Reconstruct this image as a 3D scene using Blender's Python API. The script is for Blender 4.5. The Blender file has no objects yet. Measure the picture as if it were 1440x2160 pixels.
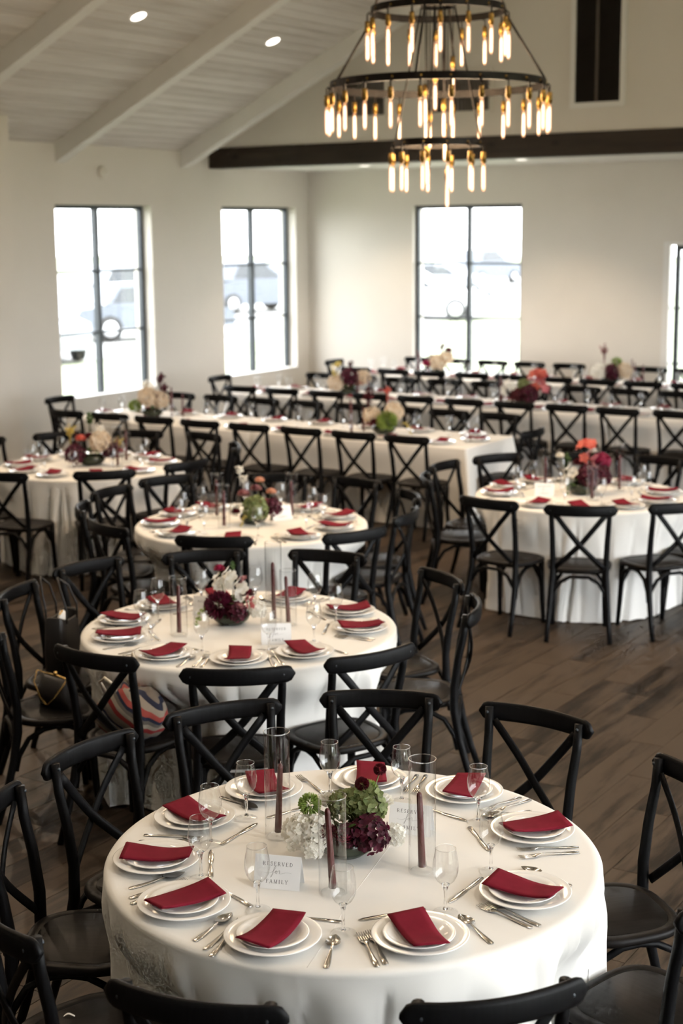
import bpy, math, random
from mathutils import Vector, Matrix

random.seed(7)
SC = bpy.context.scene
COL = SC.collection
PI = math.pi
R = math.radians

# ------------------------------------------------------------------ camera
F_PX = 3195.131
CAM_H = 2.672
yaw, pitch, roll = -0.569179, 0.184745, -0.0087856
fw = Vector((math.sin(yaw) * math.cos(pitch), math.cos(yaw) * math.cos(pitch), -math.sin(pitch)))
rt = Vector((math.cos(yaw), -math.sin(yaw), 0))
up = rt.cross(fw)
r2 = rt * math.cos(roll) + up * math.sin(roll)
u2 = up * math.cos(roll) - rt * math.sin(roll)
cam_data = bpy.data.cameras.new('camera')
cam = bpy.data.objects.new('camera', cam_data)
COL.objects.link(cam)
cam.matrix_world = Matrix(((r2.x, u2.x, -fw.x, 0), (r2.y, u2.y, -fw.y, 0), (r2.z, u2.z, -fw.z, CAM_H), (0, 0, 0, 1)))
cam_data.sensor_fit = 'VERTICAL'
cam_data.sensor_height = 36
cam_data.lens = F_PX / 2160 * 36
cam_data.clip_end = 300
cam_data.dof.use_dof = True
cam_data.dof.focus_distance = 4.75
cam_data.dof.aperture_fstop = 3.0
SC.camera = cam

# ------------------------------------------------------------------ world (bright overcast) and exposure
SC.view_settings.view_transform = 'Standard'
SC.view_settings.look = 'None'
SC.view_settings.gamma = 1
SC.view_settings.use_curve_mapping = False
SC.view_settings.exposure = 1.1
world = bpy.data.worlds.new('overcast_sky')
SC.world = world
world.use_nodes = True
bg = world.node_tree.nodes['Background']
bg.inputs[0].default_value = (0.97, 0.98, 1.0, 1)
bg.inputs[1].default_value = 5.4
SC.cycles.use_denoising = True
SC.cycles.use_light_tree = False
SC.cycles.max_bounces = 5
SC.cycles.diffuse_bounces = 3
SC.cycles.glossy_bounces = 2
SC.cycles.transmission_bounces = 6
SC.cycles.use_adaptive_sampling = True
SC.cycles.adaptive_threshold = 0.06
SC.cycles.adaptive_min_samples = 12
SC.cycles.transparent_max_bounces = 24
SC.cycles.caustics_reflective = False
SC.cycles.caustics_refractive = False
SC.cycles.sample_clamp_indirect = 6.0
SC.cycles.blur_glossy = 0.2


def portal(loc, rot, sx, sy):
    d = bpy.data.lights.new('sky_portal', 'AREA')
    d.shape = 'RECTANGLE'
    d.size, d.size_y = sx, sy
    d.cycles.is_portal = True
    o = bpy.data.objects.new('sky_portal', d)
    o.location, o.rotation_euler = loc, rot
    COL.objects.link(o)


# ------------------------------------------------------------------ materials
MATS = {}


def new_mat(name):
    m = bpy.data.materials.new(name)
    m.use_nodes = True
    nt = m.node_tree
    b = nt.nodes['Principled BSDF']
    MATS[name] = m
    return m, nt, b


def node(nt, typ, **kw):
    n = nt.nodes.new(typ)
    for k, v in kw.items():
        if isinstance(k, str) and hasattr(n, k):
            setattr(n, k, v)
    return n


def ramp(nt, fac, stops):
    n = nt.nodes.new('ShaderNodeValToRGB')
    cr = n.color_ramp
    while len(cr.elements) < len(stops):
        cr.elements.new(0.5)
    for e, (p, c) in zip(cr.elements, stops):
        e.position = p
        e.color = (*c, 1)
    nt.links.new(fac, n.inputs[0])
    return n.outputs[0]


def noise(nt, scale, vec=None, detail=3, rough=0.5):
    n = nt.nodes.new('ShaderNodeTexNoise')
    n.inputs['Scale'].default_value = scale
    n.inputs['Detail'].default_value = detail
    n.inputs['Roughness'].default_value = rough
    if vec is not None:
        nt.links.new(vec, n.inputs['Vector'])
    return n.outputs[0]


def position(nt, scale=(1, 1, 1)):
    g = nt.nodes.new('ShaderNodeNewGeometry')
    mp = nt.nodes.new('ShaderNodeMapping')
    mp.inputs['Scale'].default_value = scale
    nt.links.new(g.outputs['Position'], mp.inputs[0])
    return mp.outputs[0], g, mp


def objcoord(nt, scale=(1, 1, 1)):
    g = nt.nodes.new('ShaderNodeTexCoord')
    mp = nt.nodes.new('ShaderNodeMapping')
    mp.inputs['Scale'].default_value = scale
    nt.links.new(g.outputs['Object'], mp.inputs[0])
    return mp.outputs[0]


def bump(nt, b, h, strength, dist=0.01):
    n = nt.nodes.new('ShaderNodeBump')
    n.inputs['Strength'].default_value = strength
    n.inputs['Distance'].default_value = dist
    nt.links.new(h, n.inputs['Height'])
    nt.links.new(n.outputs[0], b.inputs['Normal'])


def simple(name, col, rough=0.6, metal=0.0, var=0.08, nscale=6.0, bstr=0.0, bscale=200, spec=0.5, sheen=0.0, world=False, stretch=(1, 1, 1)):
    """plain surface colour with a little procedural variation and fine relief"""
    m, nt, b = new_mat(name)
    vec = position(nt, stretch)[0] if world else objcoord(nt, stretch)
    f = noise(nt, nscale, vec)
    lo = tuple(max(0, c * (1 - var)) for c in col)
    hi = tuple(min(1, c * (1 + var)) for c in col)
    nt.links.new(ramp(nt, f, [(0.3, lo), (0.7, hi)]), b.inputs['Base Color'])
    b.inputs['Roughness'].default_value = rough
    b.inputs['Metallic'].default_value = metal
    b.inputs['Specular IOR Level'].default_value = spec
    if sheen:
        b.inputs['Sheen Weight'].default_value = sheen
    if bstr:
        bump(nt, b, noise(nt, bscale, vec, 2), bstr, 0.002)
    return m


def emissive(name, col, strength):
    m, nt, b = new_mat(name)
    b.inputs['Base Color'].default_value = (*[min(1, c) for c in col], 1)
    b.inputs['Emission Color'].default_value = (*col, 1)
    b.inputs['Emission Strength'].default_value = strength
    m.cycles.emission_sampling = 'NONE'
    return m


def thin_glass(name, tint=(0.97, 0.98, 0.98), rough=0.0, ior=1.45, power=5.0):
    m, nt, b = new_mat(name)
    nt.nodes.remove(b)
    out = nt.nodes['Material Output']
    t = nt.nodes.new('ShaderNodeBsdfTransparent')
    t.inputs[0].default_value = (*tint, 1)
    g = nt.nodes.new('ShaderNodeBsdfGlossy')
    g.inputs['Roughness'].default_value = rough + 0.02
    # thin sheet: Schlick reflectance, the same from both sides
    lw = nt.nodes.new('ShaderNodeLayerWeight')
    lw.inputs[0].default_value = 0.5
    pw = nt.nodes.new('ShaderNodeMath')
    pw.operation = 'POWER'
    nt.links.new(lw.outputs['Facing'], pw.inputs[0])
    pw.inputs[1].default_value = power
    f0 = ((ior - 1) / (ior + 1)) ** 2
    ma_ = nt.nodes.new('ShaderNodeMath')
    ma_.operation = 'MULTIPLY_ADD'
    nt.links.new(pw.outputs[0], ma_.inputs[0])
    ma_.inputs[1].default_value = 1 - f0
    ma_.inputs[2].default_value = f0
    mx = nt.nodes.new('ShaderNodeMixShader')
    nt.links.new(ma_.outputs[0], mx.inputs[0])
    nt.links.new(t.outputs[0], mx.inputs[1])
    nt.links.new(g.outputs[0], mx.inputs[2])
    nt.links.new(mx.outputs[0], out.inputs[0])
    return m


simple('wall_paint', (0.76, 0.72, 0.655), 0.85, var=0.02, nscale=1.5, bstr=0.15, bscale=180, world=True)
simple('trim_paint', (0.83, 0.82, 0.79), 0.5, var=0.02, nscale=2, world=True)
simple('rafter_paint', (0.80, 0.785, 0.75), 0.55, var=0.03, nscale=3, world=True)
simple('dark_frame', (0.035, 0.045, 0.055), 0.45, var=0.15, nscale=4)
simple('black_iron', (0.018, 0.015, 0.013), 0.5, metal=0.7, var=0.3, nscale=12)
simple('brass', (0.30, 0.18, 0.045), 0.4, metal=0.85, var=0.15, nscale=30)
simple('louver_dark', (0.018, 0.015, 0.013), 0.6, var=0.2, nscale=8)
simple('grille_grey', (0.17, 0.155, 0.145), 0.55, var=0.15, nscale=8)
simple('plastic_white', (0.72, 0.68, 0.60), 0.5, var=0.04)
simple('porcelain', (0.88, 0.865, 0.835), 0.12, var=0.01, nscale=3, spec=0.5)
simple('steel', (0.62, 0.60, 0.57), 0.16, metal=1.0, var=0.08, nscale=20)
simple('card_stock', (0.92, 0.92, 0.92), 0.8, var=0.01, nscale=5, bstr=0.1, bscale=400)
simple('ink', (0.05, 0.045, 0.05), 0.7, var=0.1)
simple('candle_wax', (0.088, 0.014, 0.014), 0.38, var=0.12, nscale=12, spec=0.5)
simple('wick', (0.75, 0.70, 0.62), 0.9)
simple('bowl_glaze', (0.026, 0.034, 0.022), 0.18, var=0.35, nscale=14)
simple('stem_green', (0.16, 0.21, 0.06), 0.6, var=0.3, nscale=15)
simple('leather_black', (0.008, 0.007, 0.007), 0.5, var=0.2, nscale=40, bstr=0.3, bscale=120)
simple('gold_metal', (0.75, 0.50, 0.18), 0.22, metal=1.0, var=0.1)
simple('rope', (0.62, 0.55, 0.44), 0.9, var=0.2, nscale=60, bstr=0.4, bscale=150)
simple('paper_scrap', (0.85, 0.84, 0.82), 0.8)
simple('grass', (0.20, 0.22, 0.15), 0.95, var=0.25, nscale=0.6, world=True)
simple('asphalt', (0.26, 0.26, 0.255), 0.95, var=0.15, nscale=0.8, world=True)
simple('car_white', (0.75, 0.76, 0.78), 0.3, var=0.02)
simple('car_grey', (0.10, 0.115, 0.14), 0.3, var=0.05)
simple('car_silver', (0.30, 0.32, 0.35), 0.3, var=0.05)
simple('car_glass', (0.02, 0.025, 0.03), 0.1)
simple('tyre', (0.02, 0.02, 0.02), 0.8)
emissive('filament', (1.0, 0.80, 0.60), 1.15)
m, nt, b = new_mat('bulb_glow')        # amber tube glass carrying the glow of its filament
nt.nodes.remove(b)
t_ = nt.nodes.new('ShaderNodeBsdfTransparent')
e_ = nt.nodes.new('ShaderNodeEmission')
e_.inputs[0].default_value = (1.0, 0.50, 0.26, 1)
e_.inputs[1].default_value = 0.26
a_ = nt.nodes.new('ShaderNodeAddShader')
t_.inputs[0].default_value = (0.80, 0.76, 0.72, 1)
nt.links.new(t_.outputs[0], a_.inputs[0])
nt.links.new(e_.outputs[0], a_.inputs[1])
nt.links.new(a_.outputs[0], nt.nodes['Material Output'].inputs[0])
m.cycles.emission_sampling = 'NONE'
emissive('can_glow', (1.0, 0.92, 0.82), 3.0)
thin_glass('window_glass', (0.98, 0.99, 0.99))
thin_glass('glass_thin', (0.975, 0.98, 0.98), rough=-0.02, ior=1.8, power=3.6)
thin_glass('glass_edge', (0.98, 0.985, 0.985), rough=-0.02, ior=1.5)
thin_glass('glass_rim', (0.90, 0.91, 0.91), ior=2.6)
m, nt, b = new_mat('glass_solid')
b.inputs['Base Color'].default_value = (0.99, 0.99, 0.99, 1)
b.inputs['Transmission Weight'].default_value = 1.0
b.inputs['Roughness'].default_value = 0.0
b.inputs['IOR'].default_value = 1.45


def petal_mat(name, a, bcol, rough=0.6):
    m, nt, b = new_mat(name)
    g = nt.nodes.new('ShaderNodeNewGeometry')
    vec = objcoord(nt)
    f = noise(nt, 35, vec)
    mth = nt.nodes.new('ShaderNodeMath')
    mth.operation = 'MULTIPLY_ADD'
    nt.links.new(g.outputs['Random Per Island'], mth.inputs[0])
    mth.inputs[1].default_value = 0.55
    nt.links.new(f, mth.inputs[2])
    m2 = nt.nodes.new('ShaderNodeMath')
    m2.operation = 'SUBTRACT'
    nt.links.new(mth.outputs[0], m2.inputs[0])
    m2.inputs[1].default_value = 0.28
    nt.links.new(ramp(nt, m2.outputs[0], [(0.2, a), (0.8, bcol)]), b.inputs['Base Color'])
    b.inputs['Roughness'].default_value = rough
    tr = nt.nodes.new('ShaderNodeBsdfTranslucent')
    nt.links.new(b.inputs['Base Color'].links[0].from_socket, tr.inputs[0])
    ms = nt.nodes.new('ShaderNodeMixShader')
    ms.inputs[0].default_value = 0.42
    nt.links.new(b.outputs[0], ms.inputs[1])
    nt.links.new(tr.outputs[0], ms.inputs[2])
    nt.links.new(ms.outputs[0], nt.nodes['Material Output'].inputs[0])
    return m


petal_mat('petal_white', (0.84, 0.82, 0.74), (0.93, 0.92, 0.88))
petal_mat('petal_cream', (0.72, 0.58, 0.42), (0.86, 0.78, 0.66))
petal_mat('petal_burgundy', (0.035, 0.004, 0.010), (0.15, 0.012, 0.045))
petal_mat('petal_darkred', (0.045, 0.004, 0.008), (0.15, 0.010, 0.022))
petal_mat('petal_green', (0.14, 0.19, 0.06), (0.34, 0.38, 0.17))
petal_mat('petal_lime', (0.20, 0.32, 0.06), (0.42, 0.52, 0.16))
petal_mat('petal_pink', (0.55, 0.14, 0.18), (0.80, 0.36, 0.34))
petal_mat('petal_coral', (0.62, 0.10, 0.08), (0.80, 0.24, 0.18))
petal_mat('petal_mauve', (0.20, 0.06, 0.08), (0.52, 0.25, 0.25))
petal_mat('petal_peach', (0.60, 0.28, 0.18), (0.78, 0.48, 0.34))
petal_mat('petal_yellow', (0.55, 0.42, 0.10), (0.72, 0.60, 0.20))
petal_mat('petal_magenta', (0.26, 0.010, 0.05), (0.45, 0.03, 0.11))
petal_mat('leaf_green', (0.03, 0.07, 0.02), (0.12, 0.20, 0.06))

# chair stain: near-black wood with faint grain
m, nt, b = new_mat('chair_black')
v = objcoord(nt, (1, 1, 1))
f = noise(nt, 90, objcoord(nt, (1, 1, 0.12)), 3)
nt.links.new(ramp(nt, f, [(0.3, (0.0030, 0.0031, 0.0036)), (0.7, (0.0060, 0.0062, 0.0070))]), b.inputs['Base Color'])
b.inputs['Roughness'].default_value = 0.44
b.inputs['Specular IOR Level'].default_value = 0.12
bump(nt, b, f, 0.12, 0.002)
m, nt, b = new_mat('chair_seat')
f = noise(nt, 60, objcoord(nt, (1, 0.1, 1)), 3)
nt.links.new(ramp(nt, f, [(0.3, (0.0045, 0.0038, 0.0036)), (0.7, (0.009, 0.0076, 0.007))]), b.inputs['Base Color'])
b.inputs['Roughness'].default_value = 0.45
b.inputs['Specular IOR Level'].default_value = 0.14
bump(nt, b, f, 0.15, 0.002)

# table linen
m, nt, b = new_mat('linen')
v, g, mp = position(nt)
f = noise(nt, 3, v)
nt.links.new(ramp(nt, f, [(0.3, (0.80, 0.785, 0.75)), (0.7, (0.84, 0.828, 0.795))]), b.inputs['Base Color'])
b.inputs['Roughness'].default_value = 0.8
b.inputs['Sheen Weight'].default_value = 0.15
bump(nt, b, noise(nt, 900, v, 1), 0.1, 0.001)

# napkin cloth
m, nt, b = new_mat('napkin_cloth')
v = objcoord(nt)
f = noise(nt, 25, v)
nt.links.new(ramp(nt, f, [(0.3, (0.165, 0.008, 0.020)), (0.7, (0.20, 0.011, 0.026))]), b.inputs['Base Color'])
b.inputs['Roughness'].default_value = 0.9
b.inputs['Specular IOR Level'].default_value = 0.15
wv = nt.nodes.new('ShaderNodeTexWave')
wv.inputs['Scale'].default_value = 220
nt.links.new(v, wv.inputs['Vector'])
bump(nt, b, wv.outputs[1], 0.15, 0.001)


def random_piece(nt):
    """0..1 value that differs per object and per loose piece"""
    oi = nt.nodes.new('ShaderNodeObjectInfo')
    g = nt.nodes.new('ShaderNodeNewGeometry')
    a = nt.nodes.new('ShaderNodeMath')
    nt.links.new(oi.outputs['Random'], a.inputs[0])
    nt.links.new(g.outputs['Random Per Island'], a.inputs[1])
    fr = nt.nodes.new('ShaderNodeMath')
    fr.operation = 'FRACT'
    nt.links.new(a.outputs[0], fr.inputs[0])
    return fr.outputs[0]


# walnut-look floor planks, grain along Y
m, nt, b = new_mat('floor_plank')
rv = random_piece(nt)
v, g, mp = position(nt, (7, 0.75, 7))
cx = nt.nodes.new('ShaderNodeCombineXYZ')
mm = nt.nodes.new('ShaderNodeMath')
mm.operation = 'MULTIPLY'
mm.inputs[1].default_value = 37
nt.links.new(rv, mm.inputs[0])
nt.links.new(mm.outputs[0], cx.inputs[2])
nt.links.new(mm.outputs[0], cx.inputs[1])
va = nt.nodes.new('ShaderNodeVectorMath')
nt.links.new(v, va.inputs[0])
nt.links.new(cx.outputs[0], va.inputs[1])
f1 = noise(nt, 1.6, va.outputs[0], 5, 0.6)
f2 = noise(nt, 9, va.outputs[0], 4, 0.6)
mx = nt.nodes.new('ShaderNodeMath')
mx.operation = 'MULTIPLY_ADD'
nt.links.new(f2, mx.inputs[0])
mx.inputs[1].default_value = 0.45
ad = nt.nodes.new('ShaderNodeMath')
ad.operation = 'MULTIPLY_ADD'
nt.links.new(rv, ad.inputs[0])
ad.inputs[1].default_value = 0.30
nt.links.new(f1, ad.inputs[2])
nt.links.new(ad.outputs[0], mx.inputs[2])
nt.links.new(ramp(nt, mx.outputs[0], [(0.50, (0.0055, 0.0042, 0.0034)), (0.72, (0.0165, 0.012, 0.0088)), (0.95, (0.068, 0.048, 0.033))]), b.inputs['Base Color'])
b.inputs['Roughness'].default_value = 0.46
b.inputs['Specular IOR Level'].default_value = 0.18
bump(nt, b, f2, 0.12, 0.002)

# white-washed ceiling boards, grain along Y
m, nt, b = new_mat('ceiling_board')
rv = random_piece(nt)
v, g, mp = position(nt, (9, 0.5, 9))
f1 = noise(nt, 2.2, v, 4, 0.6)
ad = nt.nodes.new('ShaderNodeMath')
ad.operation = 'MULTIPLY_ADD'
nt.links.new(rv, ad.inputs[0])
ad.inputs[1].default_value = 0.25
nt.links.new(f1, ad.inputs[2])
nt.links.new(ramp(nt, ad.outputs[0], [(0.40, (0.60, 0.56, 0.53)), (0.75, (0.74, 0.705, 0.68))]), b.inputs['Base Color'])
b.inputs['Roughness'].default_value = 0.7

# dark knotty beam
m, nt, b = new_mat('beam_wood')
v, g, mp = position(nt, (0.35, 6, 6))
f1 = noise(nt, 3, v, 5, 0.65)
v2_, g2, mp2 = position(nt, (1, 1, 1.6))
vo = nt.nodes.new('ShaderNodeTexVoronoi')
vo.inputs['Scale'].default_value = 2.2
nt.links.new(v2_, vo.inputs['Vector'])
k = ramp(nt, vo.outputs['Distance'], [(0.06, (0.0, 0.0, 0.0)), (0.16, (1, 1, 1))])
c = ramp(nt, f1, [(0.3, (0.016, 0.011, 0.008)), (0.7, (0.045, 0.031, 0.022))])
mxc = nt.nodes.new('ShaderNodeMix')
mxc.data_type = 'RGBA'
mxc.blend_type = 'MULTIPLY'
mxc.inputs[0].default_value = 0.75
nt.links.new(c, mxc.inputs[6])
nt.links.new(k, mxc.inputs[7])
nt.links.new(mxc.outputs[2], b.inputs['Base Color'])
b.inputs['Roughness'].default_value = 0.7
bump(nt, b, f1, 0.3, 0.01)

# striped canvas bag
m, nt, b = new_mat('striped_canvas')
tc = nt.nodes.new('ShaderNodeTexCoord')
sp = nt.nodes.new('ShaderNodeSeparateXYZ')
nt.links.new(tc.outputs['Object'], sp.inputs[0])
ma = nt.nodes.new('ShaderNodeMath')
ma.operation = 'MULTIPLY_ADD'
dg = nt.nodes.new('ShaderNodeMath')
dg.operation = 'MULTIPLY_ADD'
nt.links.new(sp.outputs['X'], dg.inputs[0])
dg.inputs[1].default_value = 0.55
nt.links.new(sp.outputs['Z'], dg.inputs[2])
nt.links.new(dg.outputs[0], ma.inputs[0])
ma.inputs[1].default_value = 6.0
ma.inputs[2].default_value = 0.43
fr = nt.nodes.new('ShaderNodeMath')
fr.operation = 'FRACT'
nt.links.new(ma.outputs[0], fr.inputs[0])
cr = nt.nodes.new('ShaderNodeValToRGB')
cr.color_ramp.interpolation = 'CONSTANT'
st = [(0, (0.20, 0.16, 0.12)), (0.12, (0.26, 0.022, 0.02)), (0.26, (0.30, 0.26, 0.21)), (0.38, (0.13, 0.115, 0.10)), (0.48, (0.010, 0.014, 0.04)),
      (0.56, (0.30, 0.05, 0.04)), (0.68, (0.28, 0.235, 0.19)), (0.80, (0.010, 0.013, 0.035)), (0.88, (0.16, 0.13, 0.105))]
while len(cr.color_ramp.elements) < len(st):
    cr.color_ramp.elements.new(0.5)
for e, (p, c) in zip(cr.color_ramp.elements, st):
    e.position = p
    e.color = (*c, 1)
nt.links.new(fr.outputs[0], cr.inputs[0])
nt.links.new(cr.outputs[0], b.inputs['Base Color'])
b.inputs['Roughness'].default_value = 0.9


# ------------------------------------------------------------------ mesh helpers
class MB:
    def __init__(self):
        self.v, self.f, self.s = [], [], []

    def add(self, vs, fs, smooth=True):
        o = len(self.v)
        self.v += [tuple(p) for p in vs]
        self.f += [tuple(i + o for i in q) for q in fs]
        self.s += [smooth] * len(fs)
        return self

    def box(self, x0, x1, y0, y1, z0, z1):
        vs = [(x0, y0, z0), (x1, y0, z0), (x1, y1, z0), (x0, y1, z0), (x0, y0, z1), (x1, y0, z1), (x1, y1, z1), (x0, y1, z1)]
        fs = [(3, 2, 1, 0), (4, 5, 6, 7), (0, 1, 5, 4), (1, 2, 6, 5), (2, 3, 7, 6), (3, 0, 4, 7)]
        return self.add(vs, fs, False)

    def tube(self, path, rad, seg=8, flat=1.0, side=None, caps=True, closed=False):
        """sweep a circle (or an oval: 'flat' squeezes it along the binormal) along the path"""
        P = [Vector(p) for p in path]
        n = len(P)
        if not hasattr(rad, '__len__'):
            rad = [rad] * n
        vs, fs = [], []
        ref = Vector(side) if side else None
        prev = None
        for i in range(n):
            if closed:
                t = (P[(i + 1) % n] - P[i - 1]).normalized()
            else:
                t = (P[min(i + 1, n - 1)] - P[max(i - 1, 0)]).normalized()
            if ref is not None:
                a = (ref - t * ref.dot(t)).normalized()
            elif prev is None:
                a = t.orthogonal().normalized()
            else:
                a = (prev - t * prev.dot(t)).normalized()
            prev = a
            bn = t.cross(a)
            for k in range(seg):
                an = 2 * PI * k / seg
                vs.append(P[i] + a * (math.cos(an) * rad[i]) + bn * (math.sin(an) * rad[i] * flat))
        m = n if closed else n - 1
        for i in range(m):
            for k in range(seg):
                a0, a1 = i * seg + k, i * seg + (k + 1) % seg
                b0, b1 = ((i + 1) % n) * seg + k, ((i + 1) % n) * seg + (k + 1) % seg
                fs.append((a0, a1, b1, b0))
        if caps and not closed:
            fs.append(tuple(reversed(range(seg))))
            fs.append(tuple((n - 1) * seg + k for k in range(seg)))
        return self.add(vs, fs)

    def lathe(self, prof, seg=24, cx=0, cy=0, cz=0, smooth=True):
        vs, fs = [], []
        n = len(prof)
        for (r, z) in prof:
            for k in range(seg):
                a = 2 * PI * k / seg
                vs.append((cx + r * math.cos(a), cy + r * math.sin(a), cz + z))
        for i in range(n - 1):
            for k in range(seg):
                k1 = (k + 1) % seg
                fs.append((i * seg + k, i * seg + k1, (i + 1) * seg + k1, (i + 1) * seg + k))
        return self.add(vs, fs, smooth)

    def prism(self, poly, axis, a0, a1, smooth=False):
        """extrude a polygon of 2-d points along an axis (0 x, 1 y, 2 z)"""
        def mk(p, a):
            q = list(p)
            q.insert(axis, a)
            return tuple(q)
        n = len(poly)
        vs = [mk(p, a0) for p in poly] + [mk(p, a1) for p in poly]
        fs = [tuple(range(n)), tuple(reversed(range(n, 2 * n)))]
        fs += [(i, n + i, n + (i + 1) % n, (i + 1) % n) for i in range(n)]
        return self.add(vs, fs, smooth)

    def mesh(self, name, mat, fix=False):
        me = bpy.data.meshes.new(name)
        me.from_pydata(self.v, [], self.f)
        if mat:
            me.materials.append(MATS[mat])
        me.polygons.foreach_set('use_smooth', self.s)
        if fix:
            import bmesh
            bm = bmesh.new()
            bm.from_mesh(me)
            bmesh.ops.recalc_face_normals(bm, faces=bm.faces)
            bm.to_mesh(me)
            bm.free()
        me.update()
        return me

    def build(self, name, mat, parent=None, fix=False, loc=(0, 0, 0), rot=(0, 0, 0)):
        return put(name, self.mesh(name, mat, fix), parent, loc, rot)


def put(name, me, parent=None, loc=(0, 0, 0), rot=(0, 0, 0), scale=None):
    o = bpy.data.objects.new(name, me)
    COL.objects.link(o)
    o.location, o.rotation_euler = loc, rot
    if scale:
        o.scale = scale
    if parent:
        o.parent = parent
    return o


def tag(o, label, cat, group=None, kind=None):
    o['label'] = label
    o['category'] = cat
    if group:
        o['group'] = group
    if kind:
        o['kind'] = kind
    return o


def thing(name, label, cat, loc=(0, 0, 0), rz=0, group=None, kind=None):
    o = put(name, None, None, loc, (0, 0, rz))
    o.empty_display_size = 0.1
    return tag(o, label, cat, group, kind)


def stamp(parts, parent):
    """copies of a thing's parts (shared meshes); parts: (name, mesh, loc, rot, subparts)"""
    for (name, me, loc, rot, subs) in parts:
        o = put(name, me, parent, loc, rot)
        for (n2, m2, l2, ro2) in subs:
            put(n2, m2, o, l2, ro2)


# ------------------------------------------------------------------ the room
XL, XJ, YJ = -12.5, -12.04, 12.23          # left wall, its thicker part and where that ends
XR, YB, YG, YF = 2.6, 18.70, 16.38, -2.5   # right wall, back wall, gable wall face, wall behind the camera
SL, ZW, XRIDGE = 0.48, 3.68, -4.95         # roof slope, eave height, ridge
ZN = 3.49                                  # flat ceiling of the back bay
WT, WB = 2.983, 0.683                      # window head and sill
zroof = lambda x: ZW + SL * (x + 12.5) if x < XRIDGE else ZW + SL * (2 * XRIDGE + 12.5 - x)


def holed_wall(mb, axis, a0, a1, u0, u1, z0, z1, holes):
    """a wall slab between a0 and a1 along the axis, with rectangular openings (u0,u1,z0,z1)"""
    us = sorted({u0, u1, *[h[0] for h in holes], *[h[1] for h in holes]})
    for i in range(len(us) - 1):
        ua, ub = us[i], us[i + 1]
        cuts = sorted([(h[2], h[3]) for h in holes if h[0] < (ua + ub) / 2 < h[1]])
        z = z0
        for (c0, c1) in cuts + [(z1, z1)]:
            if c0 > z:
                if axis == 0:
                    mb.box(a0, a1, ua, ub, z, c0)
                else:
                    mb.box(ua, ub, a0, a1, z, c0)
            z = max(z, c1)
    return mb


W1, W2 = (13.395, 15.139), (16.623, 18.377)
mb = holed_wall(MB(), 0, XL - 0.3, XL, YJ, YB + 0.3, 0, 3.95, [(W1[0], W1[1], WB, WT), (W2[0], W2[1], WB, WT)])
mb.box(XL - 0.3, XJ, YF - 0.3, YJ, 0, 4.1)
tag(mb.build('wall_left', 'wall_paint'), 'long off-white side wall with two tall black-framed windows', 'wall', kind='structure')

W3 = (-10.74, -9.062)
DR = (-7.06, -5.95)
mb = holed_wall(MB(), 1, YB, YB + 0.3, XL, XR + 0.3, 0, 3.8, [(W3[0], W3[1], WB, WT), (DR[0], DR[1], 0.0, 2.475)])
tag(mb.build('wall_back', 'wall_paint'), 'white end wall behind the rear long table with one window', 'wall', kind='structure')

RW = [(0.95 + 2.75 * i, 3.55 + 2.75 * i) for i in range(5)]
mb = holed_wall(MB(), 0, XR, XR + 0.3, YF - 0.3, YB, 0, 4.0, [(a, c, 0.12, 3.3) for a, c in RW])
tag(mb.build('wall_right', 'wall_paint'), 'off-white wall with a row of large windows opposite the left wall', 'wall', kind='structure')
mb = MB().box(XL - 0.3, XR + 0.3, YF - 0.3, YF, 0, 3.9)
mb.prism([(XL - 0.3, 3.7), (XRIDGE, 7.5), (XR + 0.3, 3.7)], 1, YF - 0.3, YF)
tag(mb.build('wall_front', 'wall_paint'), 'plain off-white gable wall at the viewer\'s end of the hall', 'wall', kind='structure')

mb = MB().prism([(XL, 3.50), (XL, ZW + 0.05), (XRIDGE, zroof(XRIDGE) + 0.05), (XR, ZW + 0.05), (XR, 3.50)], 1, YG, YG + 0.22)
tag(mb.build('wall_gable', 'wall_paint', fix=True), 'tan-white gable wall above the dark beam, with vents', 'wall', kind='structure')
mb = MB().box(XL - 0.01, XR, YG - 0.02, YG + 0.25, 3.471, 3.729)
tag(mb.build('trim_1', 'beam_wood'), 'dark knotty wooden beam along the foot of the gable wall', 'beam', kind='structure')
mb = MB().box(XL, XR, YG + 0.25, YB, ZN, ZN + 0.12)
tag(mb.build('ceiling_bay', 'trim_paint'), 'flat white ceiling over the rear long tables', 'ceiling', kind='structure')

# sloping ceiling: boards are pieces of the left slope
ce = put('ceiling', None)
tag(ce, 'sloping whitewashed board ceiling above the left wall', 'ceiling', kind='structure')
th = math.atan(SL)
n_b = 62
pitch_b = 0.142
run_len = YG + 2.5
bm_ = MB().prism([(0.003, 0.012), (0.012, 0.0), (pitch_b - 0.012, 0.0), (pitch_b - 0.003, 0.012), (pitch_b - 0.003, 0.02), (0.003, 0.02)], 1, 0, run_len)
bme = bm_.mesh('board', 'ceiling_board', True)
for i in range(n_b):
    d = i * pitch_b - 0.3
    if XL + d * math.cos(th) > XRIDGE:
        break
    put('board', bme, ce, (XL + d * math.cos(th), YF, ZW + d * math.sin(th)), (0, -th, 0))
mb = MB()
mb.prism([(XL - 0.35, zroof(XL - 0.35) + 0.021), (XRIDGE, zroof(XRIDGE) + 0.021), (XR + 0.35, zroof(XR + 0.35) + 0.021), (XR + 0.35, zroof(XR + 0.35) + 0.2), (XRIDGE, zroof(XRIDGE) + 0.25),
          (XL - 0.35, zroof(XL - 0.35) + 0.2)], 1, YF - 0.3, YG + 0.2)
mb.build('roof_deck', 'trim_paint', ce, fix=True)

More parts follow.
